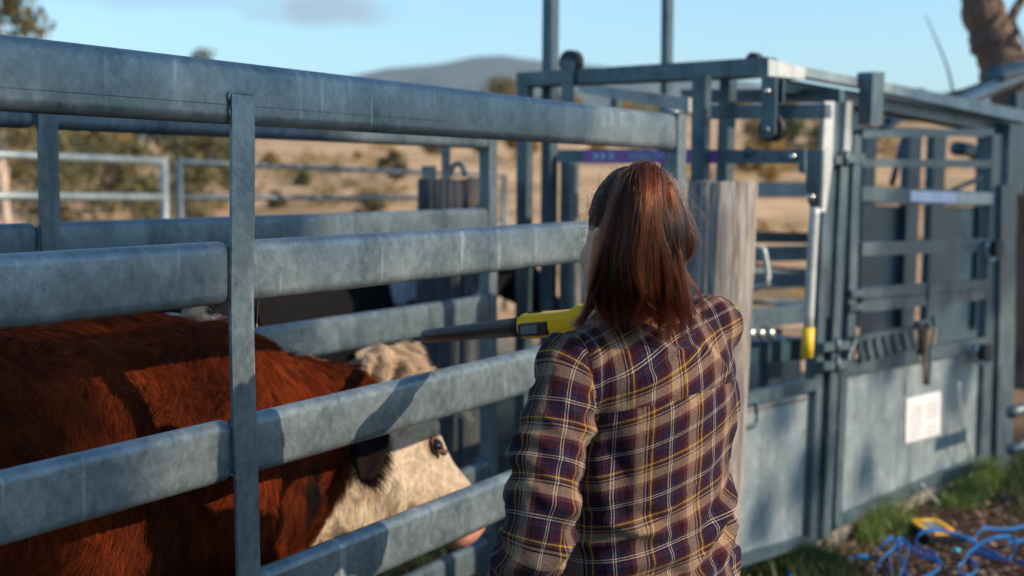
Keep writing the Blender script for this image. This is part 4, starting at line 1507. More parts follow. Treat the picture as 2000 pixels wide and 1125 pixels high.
def coat_pale(p):
    n = np.array([mnoise.noise(Vector(q * 2.5 + 7)) for q in p])
    c = np.tile(np.array((.52, .54, .56)), (len(p), 1))
    c[(n > .22) | (p[:, 2] < 1.05)] = (.02, .018, .02)
    return c


xb = atY(560, 600, 6.1)
yard_cow((xb[0] - .1, 6.15, 0), R(30), 'black and white cow standing beyond the far race fence, seen between its rails', coat_bw, 1.0)
xb = atY(60, 430, 5.9)
yard_cow((xb[0] - .15, 5.9, 0), R(200), 'pale backed cow at the left whose back just shows above the rail', coat_pale, 1.03)

# =================================================================== woman
PHI = R(33)
BR = np.array([math.cos(PHI), math.sin(PHI), 0]); BF = np.array([-math.sin(PHI), math.cos(PHI), 0])
BC = np.array([.237, 2.47, 0])
ZZ = np.array([0, 0, 1.0])


def body(x, y, z):
    tilt = .15 * x * np.clip((z - .95) / .3, 0, 1)
    return BC + BR * x + BF * y + ZZ * (z + tilt)


def from_body(P):
    q = P - BC
    x, y = q @ BR, q @ BF
    z = q[:, 2] - .15 * x * np.clip((q[:, 2] - .95) / .3, 0, 1)
    return x, y, z


LSH, LEL, LWR = np.array([.092, 2.375, 1.262]), np.array([.034, 2.285, .965]), np.array([-.052, 2.42, .80])
RSH, REL, RWR = body(.138, .0, 1.287), body(.215, .20, 1.13), np.array([.235, 2.74, 1.285])
HC = np.array([.203, 2.375, 1.475])                # head centre
HPHI = R(34)
HR = np.array([math.cos(HPHI), math.sin(HPHI), 0]); HF_ = np.array([-math.sin(HPHI), math.cos(HPHI), 0])


def head(x, y, z):
    return HC + HR * x + HF_ * y + ZZ * z


def plaid():
    m, nt, N_, L_, B = newmat('plaid_flannel')
    def uvm(nm):
        n = N_.new('ShaderNodeUVMap'); n.uv_map = nm
        return n.outputs[0]

    def gt(attr):
        a = N_.new('ShaderNodeAttribute'); a.attribute_name = attr
        g_ = N_.new('ShaderNodeMath'); g_.operation = 'GREATER_THAN'; g_.inputs[1].default_value = 0
        L_.new(a.outputs['Fac'], g_.inputs[0])
        return g_.outputs[0], a.outputs['Fac']
    yk, ykv = gt('yoke')
    am, amv = gt('arm')
    sh_ = N_.new('ShaderNodeVectorMath'); sh_.operation = 'ADD'
    L_.new(uvm('UVMap'), sh_.inputs[0]); sh_.inputs[1].default_value = (.035, .046, 0)
    v1 = mixc(N_, L_, yk, uvm('UVMap'), sh_.outputs[0])
    uv = mixc(N_, L_, am, v1, uvm('Sleeve'))
    sep = N_.new('ShaderNodeSeparateXYZ'); L_.new(uv, sep.inputs[0])
    tan, yel, rose, crm, mar, nav, red, blk = (.40, .30, .22), (.62, .50, .05), (.17, .075, .075), (.60, .50, .41), (.075, .022, .040), (.014, .032, .078), (.18, .055, .055), (.006, .007, .012)
    stops = [(0, tan), (.10, blk), (.122, tan), (.155, blk), (.18, rose), (.205, rose), (.225, yel), (.242, rose), (.27, mar), (.385, nav), (.445, red), (.46, nav), (.485, red), (.50, nav), (.545, crm), (.561, nav), (.587, crm), (.603, nav), (.64, red), (.655, nav), (.72, mar), (.86, rose), (.93, tan)]
    cols = []
    for i, P_ in ((0, .098), (1, .093)):
        mt = N_.new('ShaderNodeMath'); mt.operation = 'DIVIDE'; mt.inputs[1].default_value = P_
        L_.new(sep.outputs[i], mt.inputs[0])
        fr = N_.new('ShaderNodeMath'); fr.operation = 'FRACT'; L_.new(mt.outputs[0], fr.inputs[0])
        cols.append(ramp(N_, L_, fr.outputs[0], stops, 'CONSTANT'))
    nz = nodes_noise(N_, L_, uv, 1500, 2, .6)
    nz2 = nodes_noise(N_, L_, uv, 420, 2, .6)
    mr = N_.new('ShaderNodeMapRange'); L_.new(nz, mr.inputs[0])
    mr.inputs[1].default_value = .35; mr.inputs[2].default_value = .65
    mr.inputs[3].default_value = .15; mr.inputs[4].default_value = .85
    c = mixc(N_, L_, mr.outputs[0], cols[0], cols[1])
    c = mixc(N_, L_, 1.0, c, ramp(N_, L_, nz2, [(.3, (.72, .72, .72)), (.7, (1.15, 1.15, 1.15))]), 'MULTIPLY')
    gm = N_.new('ShaderNodeGamma'); gm.inputs[1].default_value = 1.38; L_.new(c, gm.inputs[0]); c = gm.outputs[0]
    L_.new(c, B.inputs['Base Color'])
    B.inputs['Roughness'].default_value = .95
    B.inputs['Specular IOR Level'].default_value = .12
    B.inputs['Sheen Weight'].default_value = .12
    B.inputs['Sheen Roughness'].default_value = .4
    cr = nodes_noise(N_, L_, uv, 36, 5, .65, vec=((1, .45, 1), (0, 0, .5)), dist=.8)
    n1 = bump(N_, L_, nz, .35, .0006, B)
    bump(N_, L_, cr, .55, .007, B, n1)
    return m


M['plaid'] = plaid()


def seg_dist(P, a, b):
    ab = b - a
    t = np.clip(((P - a) @ ab) / (ab @ ab), 0, 1)
    return np.linalg.norm(P - (a + t[:, None] * ab), axis=1), t


def woman():
    root = np.array([BC[0], BC[1], 0])
    w = thing('person', root, 'woman with auburn ponytail and plaid flannel shirt, seen from behind, holding a yellow wand', 'person')
    # --- body: one continuous skin (head, neck, trunk, arms, legs)
    mb = MB()
    R_ = [(body(0, yo, z), BR * a, BF * b) for z, a, b, yo in ((.82, .135, .09, 0), (.92, .135, .09, 0), (1.02, .125, .085, 0), (1.12, .13, .09, 0), (1.22, .155, .10, 0), (1.29, .145, .08, 0), (1.335, .09, .065, .0), (1.36, .055, .055, .0))]
    loft(mb, R_)
    nb, nt2 = body(0, .0, 1.33), HC + np.array([0, .0, -.05])
    mb.tube([nb, (nb + nt2) / 2, nt2], [.056, .052, .055], 18)
    for a, b, c, r in ((LSH, LEL, LWR, (.05, .038, .026)), (RSH, REL, RWR, (.05, .038, .026))):
        q = bez([a, b, c], 8)
        mb.tube(q, list(np.interp(np.linspace(0, 2, len(q)), range(3), r)), 14)
    for sg in (-1, 1):
        q = bez([body(sg * .08, 0, .88), body(sg * .095, .01, .50), body(sg * .10, -.02, .09)], 8)
        mb.tube(q, list(np.interp(np.linspace(0, 2, len(q)), range(3), (.085, .06, .04))), 14)
    # head
    loft(mb, [(head(0, y, z), HR * a, HF_ * b) for z, a, b, y in ((-.122, .024, .030, .060), (-.108, .043, .050, .050), (-.08, .058, .070, .034), (-.045, .066, .086, .020), (0, .066, .090, .006), (.04, .065, .088, -.004), (.075, .057, .078, -.008), (.095, .040, .055, -.010), (.102, .018, .025, -.01))], 28)
    mb.ball(head(0, .098, -.018), (.012, .014, .018), 10, 8)         # nose
    mb.ball(head(0, .086, .012), (.012, .010, .026), 10, 8)
    mb.ball(head(0, .080, -.058), (.022, .010, .010), 12, 8)         # lips
    mb.ball(head(0, .068, -.096), (.02, .016, .014), 12, 8)          # chin
    for sg in (-1, 1):
        mb.ball(head(sg * .042, .062, -.03), (.022, .02, .022), 12, 8)   # cheekbones
    me = smooth_remesh(mb.V, mb.F, .0065, 4, .5)
    link('body', me, M['skin'], w, True)
    # ears
    for sg in (-1, 1):
        V, Fc = [], []
        c = head(sg * .071, -.002, -.008)
        for i in range(14):
            a = 2 * math.pi * i / 14
            rr = np.array([math.cos(a) * .015, math.sin(a) * .029 * (1.1 if math.sin(a) > 0 else .9)])
            for k, (q, o) in enumerate(((1.0, .002), (.98, .012), (.72, .012), (.5, .004))):
                V.append(c + HF_ * rr[0] * q + ZZ * rr[1] * q + HR * sg * o - HF_ * o * .5)
        for i in range(14):
            for k in range(3):
                a, b = i * 4 + k, ((i + 1) % 14) * 4 + k
                Fc.append((a, b, b + 1, a + 1))
        Fc.append(tuple(i * 4 + 3 for i in range(14)))
        mesh('ear', V, Fc, M['skin'], w, True)
        MB().ball(head(sg * .030, .070, .006), .010, 12, 8).build('eye', M['white'], w, True)
    # --- shirt
    mb = MB()
    R_ = []
    for z, a, b, yo in ((.70, .180, .136, -.0), (.78, .175, .136, 0), (.86, .168, .130, 0), (.95, .161, .122, 0), (1.04, .158, .118, .0), (1.12, .160, .120, -.002), (1.19, .170, .124, -.004), (1.25, .172, .116, -.004), (1.29, .162, .104, -.0), (1.32, .142, .088, .004), (1.342, .104, .074, .006), (1.36, .072, .062, .006)):
        R_.append((body(0, yo, z), BR * a, BF * b))
    loft(mb, R_, 40)
    for P_, rr in (((LSH + np.array([.02, .01, .012]), (LSH * .5 + LEL * .5) + np.array([-.002, -.01, .01]), LEL, (LEL + LWR) / 2, LWR), (.060, .057, .053, .046, .038)),
                   ((RSH + np.array([-.02, -.01, .0]), (RSH + REL) / 2, REL, (REL + RWR) / 2, RWR), (.062, .066, .060, .052, .042))):
        q = bez(P_, 7)
        mb.tube(q, list(np.interp(np.linspace(0, 4, len(q)), range(5), rr)), 20)
    mb.ball(LSH + np.array([.012, .008, -.002]), (.066, .066, .060), 16, 12)
    mb.ball(RSH + np.array([-.006, .0, .004]), (.064, .064, .058), 16, 12)
    me = smooth_remesh(mb.V, mb.F, .0058, 7, .55)
    co, tri, no = mesh_arrays(me)
    x, y, z = from_body(co)
    # sleeve membership: beyond the armhole
    arms = []
    for S0, S, E_, Wr, sg in ((body(-.09, .0, 1.283), LSH, LEL, LWR, -1), (body(.09, .0, 1.29), RSH, REL, RWR, 1)):
        path = np.array(bez([S0, S, (S + E_) / 2 + (np.array([0, -.006, 0]) if sg < 0 else 0), E_, (E_ + Wr) / 2, Wr], 10))
        # smooth the joints
        for _ in range(6):
            path[1:-1] = .5 * path[1:-1] + .25 * (path[2:] + path[:-2])
        seg = np.diff(path, axis=0); sl_ = np.linalg.norm(seg, axis=1)
        cum = np.concatenate([[0], np.cumsum(sl_)])
        tg = seg / sl_[:, None]
        tv = np.vstack([tg[:1], (tg[1:] + tg[:-1]) / 2, tg[-1:]]); tv /= np.linalg.norm(tv, axis=1)[:, None]
        fr1 = np.empty_like(tv); e = np.array([-.3, -1.0, .2]); 
        for i in range(len(tv)):
            e = e - tv[i] * (e @ tv[i]); e /= np.linalg.norm(e); fr1[i] = e
        fr2 = np.cross(tv, fr1)
        D2 = ((co[:, None, :] - path[None]) ** 2).sum(2)
        Wt = np.exp(-(D2 - D2.min(1)[:, None]) / (2 * .022 ** 2)); Wt /= Wt.sum(1)[:, None]
        pr = cum[None] + np.einsum('nij,ij->ni', co[:, None, :] - path[None], tv)
        along = (Wt * pr).sum(1)
        # interpolate frames for a smooth angle
        f = np.interp(along, cum, np.arange(len(path)))
        i0 = np.clip(f.astype(int), 0, len(path) - 2); fr = (f - i0)[:, None]
        pc = path[i0] * (1 - fr) + path[i0 + 1] * fr
        a1 = fr1[i0] * (1 - fr) + fr1[i0 + 1] * fr; a2 = fr2[i0] * (1 - fr) + fr2[i0 + 1] * fr
        q = co - pc
        th = np.arctan2(np.sum(q * a2, 1), np.sum(q * a1, 1))
        dist = np.linalg.norm(q, axis=1)
        sdl = np.linalg.norm(S - S0)
        along = along - sdl
        # armhole: a plane through the shoulder plus staying out of the trunk ellipse
        pn = (BR * sg * .93 - ZZ * .10) if sg < 0 else (BR * .55 + BF * .80); pn /= np.linalg.norm(pn)
        past = (co - (S + BR * sg * -.002)) @ pn
        bulge = np.sqrt((x / .186) ** 2 + (y / .132) ** 2) - 1
        f1_ = .085 - dist
        f2_ = past + .006
        f3_ = np.where(z > 1.20, .2, bulge * .12 + np.clip((z - 1.12) * .5, 0, .04))
        field = np.minimum(np.minimum(f1_, f2_), np.maximum(f3_, f2_ - .03))
        arms.append((field > 0, th, along, field))
    vn = lambda P_, f, o=0.: np.array([mnoise.noise(Vector((float(a) * f[0] + o, float(b) * f[1] + o * 1.7, float(c) * f[2] - o))) for a, b, c in P_])
    TL = np.stack([x, y, z], 1)
    disp = np.zeros(len(co))
    back = y < .02
    # torso folds: lines in (x, z) on the back; (x0,z0)-(x1,z1), width, height
    def fold(x0, z0, x1, z1, wd, hh, mask):
        nonlocal disp
        hh = hh * 1.35
        a = np.array([x0, z0]); b = np.array([x1, z1]); P2 = np.stack([x, z], 1)
        ab = b - a
        tt = np.clip(((P2 - a) @ ab) / (ab @ ab), -.1, 1.1)
        off = P2 - (a + tt[:, None] * ab)
        sd_ = (off @ np.array([-ab[1], ab[0]])) / np.linalg.norm(ab)
        ends = np.clip(1 - np.abs(tt - .5) * 2, 0, 1) ** .5
        dist = np.linalg.norm(off, axis=1)
        sd_ = sd_ + .006 * np.sin(tt * 9 + x0 * 40)
        disp += mask * ends * hh * (np.exp(-(dist / wd) ** 2) - .55 * np.exp(-((sd_ - wd * 1.9) / (wd * 1.1)) ** 2) * np.exp(-np.maximum(0, dist - wd * 3) ** 2 / wd ** 2))
    torso = back & ~arms[0][0] & ~arms[1][0]
    tm = torso.astype(float)
    for q in ((-.14, .93, .02, .955, .014, .008), (.02, .955, .17, 1.05, .010, .010), (-.11, .89, .06, .90, .010, .010), (.06, .90, .17, .99, .010, .012), (-.15, 1.01, -.02, .975, .012, .009),
              (.10, .76, .17, .93, .012, .014), (-.02, .76, .06, .86, .012, .010), (-.155, 1.18, -.13, 1.00, .012, .008), (.165, 1.22, .12, 1.08, .010, .008),
              (-.12, 1.235, -.02, 1.28, .008, .006), (.04, 1.285, .10, 1.22, .010, .006), (-.08, 1.305, .05, 1.275, .008, .006), (-.06, .80, -.02, .72, .012, .012), (.13, 1.02, .165, .84, .011, .012)):
        fold(*q, tm)
    qx, qz = x * .86 + z * .5, -x * .5 + z * .86
    rid = 1 - np.abs(vn(np.stack([qx, y * .6, qz], 1), (5, 4, 17), 11.0)) * 3.2
    rid2 = 1 - np.abs(vn(np.stack([qx, y * .6, qz], 1), (9, 6, 30), 23.0)) * 3.2
    lowb = np.clip((1.22 - z) / .25, .25, 1)
    disp += tm * (.0085 * np.clip(rid, -.3, 1) ** 2 * np.sign(rid) + .0032 * np.clip(rid2, -.3, 1)) * lowb
    # yoke seam and centre of the lower back hollow
    yoke = 1.205 + .012 * np.cos(x * 9)
    disp += tm * np.where(z > yoke, .0022, 0)
    disp += tm * .0025 * np.exp(-((z - yoke) / .0035) ** 2) * -1
    disp += tm * .007 * vn(TL, (5, 5, 4), 2.0) + tm * .0035 * vn(TL, (17, 10, 12), 5.0)
    for k, (sl, th, al, fld) in enumerate(arms):
        m_ = np.clip(fld / .012, 0, 1)
        disp -= .006 * np.exp(-(fld / .005) ** 2) * (z > 1.0)
        disp += .003 * np.exp(-((fld - .012) / .007) ** 2) * (z > 1.0)
        L1 = .30
        for c, wd, hh, tw, ph in ((.07, .013, .006, .8, .4), (.13, .014, .008, -.9, 1.5), (.19, .013, .008, 1.1, 2.2), (.245, .012, .010, -1.0, .2), (.285, .010, .012, .6, 1.0), (.32, .011, .012, -.5, 2.6), (.36, .012, .009, .8, .9), (.42, .012, .008, -.7, 3.0)):
            u = al - c - .035 * np.sin(th * 1.0 + ph) * tw - .01 * np.sin(th * 3 + ph)
            disp += m_ * hh * (np.exp(-(u / wd) ** 2) - .35 * np.exp(-((u - wd * 2) / wd) ** 2)) * (.55 + .45 * np.cos(th * 2 + ph))
        disp += m_ * .004 * np.clip(1 - np.abs(vn(np.stack([th * .06, al, th * 0], 1), (16, 26, 1), 5.0 + k)) * 3.2, -.4, 1)
        disp += m_ * (.006 * vn(co, (9, 9, 5), 7.0) + .003 * vn(co, (24, 24, 16), 3.0))
    # armhole seam: small groove with a raised edge
    co2 = co + no * disp[:, None]
    me.vertices.foreach_set('co', co2.astype(np.float32).ravel()); me.update()
    # UVs in metres
    u_t = np.where(np.abs(x) < .18, .19 * np.arcsin(np.clip(x / .19, -1, 1)), x)
    u_t = np.where(y > .02, .60 - u_t, u_t)
    fz = np.clip((z - 1.27) / .07, 0, 1)
    v_t = z - fz * (y + .07) * .9 - .17 * x
    v_t = v_t + .10
    u_t = u_t + .02 * (z - 1.0)
    up = z > yoke
    u_t = np.where(up & torso, u_t + .035 + (z - 1.205) * -.25, u_t)
    v_t = np.where(up & torso, v_t + .046, v_t)
    nl = len(me.loops)
    vi = np.empty(nl, np.int32); me.loops.foreach_get('vertex_index', vi)
    ls = np.empty(len(me.polygons), np.int32); me.polygons.foreach_get('loop_start', ls)
    lt = np.empty(len(me.polygons), np.int32); me.polygons.foreach_get('loop_total', lt)
    face_of = np.repeat(np.arange(len(ls)), lt)
    U = u_t[vi].copy(); V_ = v_t[vi].copy()
    base_u = np.where(y > .02, .60 - .19 * np.arcsin(np.clip(x / .19, -1, 1)), .19 * np.arcsin(np.clip(x / .19, -1, 1))) + .02 * (z - 1) - .06 * (z - 1.205) * (z > 1.205)
    base_v = z + fz * (y + .07) * 1.0 - .27 * x + .10
    U = base_u[vi]; V_ = base_v[vi]
    yk_at = me.attributes.new('yoke', 'FLOAT', 'POINT')
    yk_at.data.foreach_set('value', (z - yoke).astype(np.float32))
    am_at = me.attributes.new('arm', 'FLOAT', 'POINT')
    am_at.data.foreach_set('value', np.maximum(arms[0][3], arms[1][3]).astype(np.float32))
    SU = np.zeros(nl); SV = np.zeros(nl)
    for k, (sl, th, al, fld) in enumerate(arms):
        sfl = (fld > arms[1 - k][3])[vi]
        thl = th[vi]
        first = thl[ls][face_of]
        thl = np.where(thl - first > math.pi, thl - 2 * math.pi, np.where(thl - first < -math.pi, thl + 2 * math.pi, thl))
        SU = np.where(sfl, thl * .060 + .035 + k * .05, SU)
        SV = np.where(sfl, -al[vi] * 1.0 + .03, SV)
    uv2 = None
    uvl = me.uv_layers.new(name='UVMap')
    uvl.data.foreach_set('uv', np.stack([U, V_], 1).astype(np.float32).ravel())
    uv2 = me.uv_layers.new(name='Sleeve')
    uv2.data.foreach_set('uv', np.stack([SU, SV], 1).astype(np.float32).ravel())
    shirt = link('shirt', me, M['plaid'], w, True)
    shirt['label'] = 'plaid flannel shirt in maroon, navy, tan and yellow'
    # seams stitched as thin ridges: yoke line
    # collar
    V, Fc, UVs = [], [], []
    nseg = 40
    prof = ((.066, 1.335), (.062, 1.352), (.060, 1.372), (.063, 1.376), (.069, 1.366), (.080, 1.340), (.083, 1.332))
    for i in range(nseg):
        a = -math.pi * .5 + (i / (nseg - 1) - .5) * 2 * math.pi * .86
        for r_, zz in prof:
            V.append(body(math.cos(a) * r_ * 1.08, math.sin(a) * r_ + .006, zz - .012 * (math.sin(a) > 0) * math.sin(a)))
    k = len(prof)
    for i in range(nseg - 1):
        for j in range(k - 1):
            Fc.append((i * k + j, (i + 1) * k + j, (i + 1) * k + j + 1, i * k + j + 1))
    cme = bpy.data.meshes.new('collar'); cme.from_pydata([tuple(v) for v in V], [], Fc); cme.update()
    uvl = cme.uv_layers.new(name='UVMap')
    for lp in cme.loops:
        i, j = divmod(lp.vertex_index, k)
        uvl.data[lp.index].uv = (i / nseg * .4 + .02, j * .013 + .93 * .112)
    co_ = link('collar', cme, M['plaid'], shirt, True)
    sm = co_.modifiers.new('s', 'SOLIDIFY'); sm.thickness = .003
    # jeans and boots (below the frame)
    mb = MB()
    loft(mb, [(body(0, 0, z), BR * a, BF * b) for z, a, b in ((.68, .165, .115), (.76, .160, .108), (.84, .145, .098))])
    for sg in (-1, 1):
        q = bez([body(sg * .085, 0, .82), body(sg * .098, .01, .48), body(sg * .10, -.02, .07)], 8)
        mb.tube(q, list(np.interp(np.linspace(0, 2, len(q)), range(3), (.095, .075, .06))), 18)
    jm = smooth_remesh(mb.V, mb.F, .012, 4)
    link('jeans', jm, M['denim'], w, True)
    for sg in (-1, 1):
        bm_ = MB()
        bm_.tube([body(sg * .10, -.02, .16), body(sg * .10, -.02, .05)], [.055, .055], 16)
        loft(bm_, [(body(sg * .10, y_, z_), BR * a, ZZ * b) for y_, z_, a, b in ((-.075, .035, .03, .035), (-.03, .04, .043, .04), (.06, .036, .05, .034), (.13, .028, .046, .026), (.17, .02, .025, .016))], 16)
        link('boot', smooth_remesh(bm_.V, bm_.F, .008, 3), M['leather'], w, True)
    # hands
    def hand(wr, dirv, palm_n, grip, name='hand'):
        dirv = dirv / np.linalg.norm(dirv)
        palm_n = palm_n - dirv * (palm_n @ dirv); palm_n /= np.linalg.norm(palm_n)
        side = np.cross(dirv, palm_n)
        mb = MB()
        loft(mb, [(wr + dirv * f, side * a, palm_n * b) for f, a, b in ((-.02, .024, .018), (.01, .030, .017), (.045, .039, .016), (.08, .040, .014), (.088, .036, .011))], 18)
        for i, (o, L, r) in enumerate(((-.030, .070, .0085), (-.010, .078, .0088), (.011, .073, .0085), (.030, .058, .0075))):
            p = wr + dirv * .076 + side * o
            d = dirv.copy(); path = [p - dirv * .02, p]
            for seg_, ang in ((.45, grip * .5), (.32, grip * 1.0), (.25, grip * .8)):
                c_, s_ = math.cos(ang), math.sin(ang)
                ax = side
                d = d * c_ + palm_n * s_ * (d @ dirv) - dirv * s_ * (d @ palm_n)
                d /= np.linalg.norm(d)
                p = p + d * L * seg_
                path.append(p)
            mb.tube(bez(path, 4), list(np.linspace(r * 1.05, r * .8, 4 * (len(path) - 1) + 1)), 10)
        tp = wr + dirv * .02 - side * .03
        path = [tp, tp - side * .022 + dirv * .022 + palm_n * .01, tp - side * .026 + dirv * .048 + palm_n * .026, tp - side * .012 + dirv * .066 + palm_n * .04]
        mb.tube(bez(path, 4), list(np.linspace(.0125, .0085, 13)), 10)
        return link(name, smooth_remesh(mb.V, mb.F, .0032, 3, .5), M['skin'], w, True)
    hand(RWR, np.array([-.55, .25, .25]), np.array([.1, .5, -.9]), .95)
    hand(LWR, np.array([-.25, .45, -.35]), np.array([.6, .2, -.3]), .45)
    return w


W = woman()


def hair_mat():
    m, nt, N_, L_, B = newmat('auburn_hair')
    h = N_.new('ShaderNodeBsdfHairPrincipled')
    h.parametrization = 'COLOR'
    at = N_.new('ShaderNodeAttribute'); at.attribute_name = 'coat'
    L_.new(at.outputs['Color'], h.inputs['Color'])
    h.inputs['Roughness'].default_value = .24
    h.inputs['Radial Roughness'].default_value = .5
    h.inputs['IOR'].default_value = 1.33
    h.inputs['Random Roughness'].default_value = .3
    L_.new(h.outputs[0], N_['Material Output'].inputs['Surface'])
    return m


M['hair'] = hair_mat()


def womans_hair():
    g = np.random.default_rng(21)
    K = 22
    T = np.linspace(0, 1, K)
    strands, cols, rads = [], [], []
    # scalp: swept from the hairline up to the high ponytail
    ea = np.array([.072, .097, .112])
    knot_dir = np.array([.03, -.50, .87]); knot_dir /= np.linalg.norm(knot_dir)
    nS = 11000
    cnt = 0
    while cnt < nS:
        d = g.normal(size=(4000, 3)); d /= np.linalg.norm(d, axis=1)[:, None]
        fwd, up = d[:, 1], d[:, 2]
        ok = (up > -.75 + np.clip(fwd + .25, 0, 1) * 1.55) & (up > -.62)
        ok &= ~((np.abs(d[:, 0]) > .70) & (fwd > -.30) & (up < .14))      # ears free
        d = d[ok][: nS - cnt]
        om = np.arccos(np.clip(d @ knot_dir, -1, 1))
        lift = g.uniform(1.0, 1.09, len(d))
        wob = g.normal(size=(len(d), 3)) * .010
        P = np.empty((len(d), K, 3))
        for i, t in enumerate(T):
            tt = t
            q = (np.sin((1 - tt) * om)[:, None] * d + np.sin(tt * om)[:, None] * knot_dir) / np.sin(om + 1e-4)[:, None]
            rad = 1 + (lift - 1) * math.sin(math.pi * min(1, .1 + .9 * t)) + .03 * t
            q = q * rad[:, None] + wob * math.sin(math.pi * t)
            P[:, i] = HC + np.array([0, 0, .0]) + (q * ea) @ np.stack([HR, HF_, ZZ])
        strands.append(P); cnt += len(d)
        cols.append(np.tile(np.array((.009, .004, .003)), (len(d), 1)) * g.uniform(.5, 1.5, len(d))[:, None])
        rads.append(np.full(len(d), .00042))
    knot = HC + (knot_dir * ea * 1.04) @ np.stack([HR, HF_, ZZ])
    # ponytail: locks (clumps) that fan out over the back
    nC = 230
    U_ = np.sort(g.uniform(-1, 1, nC))
    for c in range(nC):
        u = U_[c] + g.normal() * .04
        lay = g.random()                                  # 0 inner .. 1 outer
        n = int(g.integers(24, 70))
        Yk = 2.258 + (1 - lay) * .05 + abs(u) * .035
        xm = 1248 + u * 76 + g.normal() * 6
        ex = 1250 + u * 88 + g.normal() * 13
        ey = 618 + (46 * u if u > 0 else -22 * u) + g.normal() * 15
        if u < -.72:
            ey -= 25 * g.random()
        k2 = atY(1260 + u * 26, 318 + 12 * abs(u) + g.random() * 8, 2.31)
        if u > .25:
            k2 = atY(1262 + u * 36, 322 + 30 * u ** 2 + g.random() * 8, 2.31)
        mid1 = atY(1258 + u * 50 + g.normal() * 5, 400 + g.normal() * 6, Yk + .004)
        mid2 = atY(xm, 500 + g.normal() * 8, Yk)
        mid3 = atY((xm + ex) / 2 + g.normal() * 8, 580, Yk + .012)
        end = atY(ex, ey, Yk + .035 + .02 * g.random())
        if u < -.70 and g.random() < .6:                       # locks slipping over the left shoulder
            mid3 = atY(1150 + g.normal() * 4, 600, Yk + .02)
            end = atY(1105 + g.random() * 30, 640 + g.normal() * 3, Yk + .03)
        g0 = np.array(bez([knot + g.normal(size=3) * .006, k2, mid1, mid2, mid3, end], 8))
        L = len(g0)
        ii = np.linspace(0, L - 1, K)
        G = np.stack([np.interp(ii, range(L), g0[:, a]) for a in range(3)], 1)
        cw = g.uniform(.45, 1.15)
        off = g.normal(size=(n, 3)) * np.array([.0052, .005, .003]) * cw
        prof = (.35 + .9 * np.sin(np.pi * np.clip(T * 1.05, 0, 1)) ** .8) * (1 - .75 * T ** 2)
        wav = g.normal(size=(n, 3)) * .0036
        fr = g.uniform(1.5, 3.5, n); ph = g.uniform(0, 6.3, n)
        P = G[None] + off[:, None] * prof[None, :, None] + wav[:, None] * np.sin(T[None, :, None] * fr[:, None, None] * 6.3 + ph[:, None, None]) * T[None, :, None]
        # clump waviness
        P += (np.array([1, .4, 0]) * .0060 * np.sin(T * 6.3 * 1.3 + c)[:, None] * T[:, None])[None]
        cut = g.uniform(.76, 1.0, n)
        tt = T[None] * cut[:, None]
        P2 = np.empty_like(P)
        for a in range(3):
            for s in range(n):
                P2[s, :, a] = np.interp(tt[s], T, P[s, :, a])
        strands.append(P2)
        red = .14 + 1.0 * g.random() ** 1.4
        base = np.array((.075, .0165, .0042)) * red * (1.45 if lay > .55 and u > -.3 else 1)  # outer locks on the sunny side lightened: sun glint painted into the hair
        cols.append(np.tile(base, (n, 1)) * g.uniform(.6, 1.4, n)[:, None])
        rads.append(g.uniform(.00028, .00046, n))
    # loose bulge on the right of the head
    n = 500
    G0 = np.array(bez([atY(1300, 352, 2.36), atY(1326, 410, 2.36), atY(1345, 462, 2.37), atY(1338, 498, 2.38), atY(1322, 505, 2.39)], 8))
    ii = np.linspace(0, len(G0) - 1, K)
    G = np.stack([np.interp(ii, range(len(G0)), G0[:, a]) for a in range(3)], 1)
    P = G[None] + g.normal(size=(n, 1, 3)) * .006
    strands.append(P); cols.append(np.tile(np.array((.05, .02, .014)), (n, 1))); rads.append(np.full(n, .0004))
    # flyaways
    n = 150
    for s in range(n):
        a = g.uniform(-.2, math.pi + .2)
        if g.random() < .97:
            px, py = 1245 + 108 * math.cos(a), 450 - 118 * math.sin(a)
            q = [atY(px, py, 2.36), atY(px + g.normal() * 14, py + g.normal() * 14, 2.34), atY(px + g.normal() * 24, py + 10 + g.normal() * 24, 2.34), atY(px + g.normal() * 30, py + 30 + g.normal() * 30, 2.34)]
        else:
            px, py = g.uniform(1150, 1350), g.uniform(480, 640)
            q = [atY(px, py, 2.26), atY(px + g.normal() * 12, py + 18, 2.245), atY(px + g.normal() * 16, py + 42, 2.245), atY(px + g.normal() * 20, py + 65 + g.normal() * 8, 2.25)]
        G0 = np.array(bez(q, 7)); ii = np.linspace(0, len(G0) - 1, K)
        strands.append(np.stack([np.interp(ii, range(len(G0)), G0[:, a_]) for a_ in range(3)], 1)[None])
        cols.append(np.array([[.10, .03, .012]])); rads.append(np.array([.00015]))
    P = np.concatenate(strands); C_ = np.clip(np.concatenate(cols), 0.004, .8); Rr = np.concatenate(rads)
    o = hair_object('hair', P, Rr, M['hair'], W, .35, C_)
    o['label'] = 'long auburn hair in a high ponytail falling over the shoulders'
    MB().tube([knot + np.array([.012 * math.cos(a), -.004, .012 * math.sin(a)]) for a in np.linspace(0, 2 * math.pi, 14)], .004, 8, cap=False).build('hair_tie', M['black'], W, True)


womans_hair()


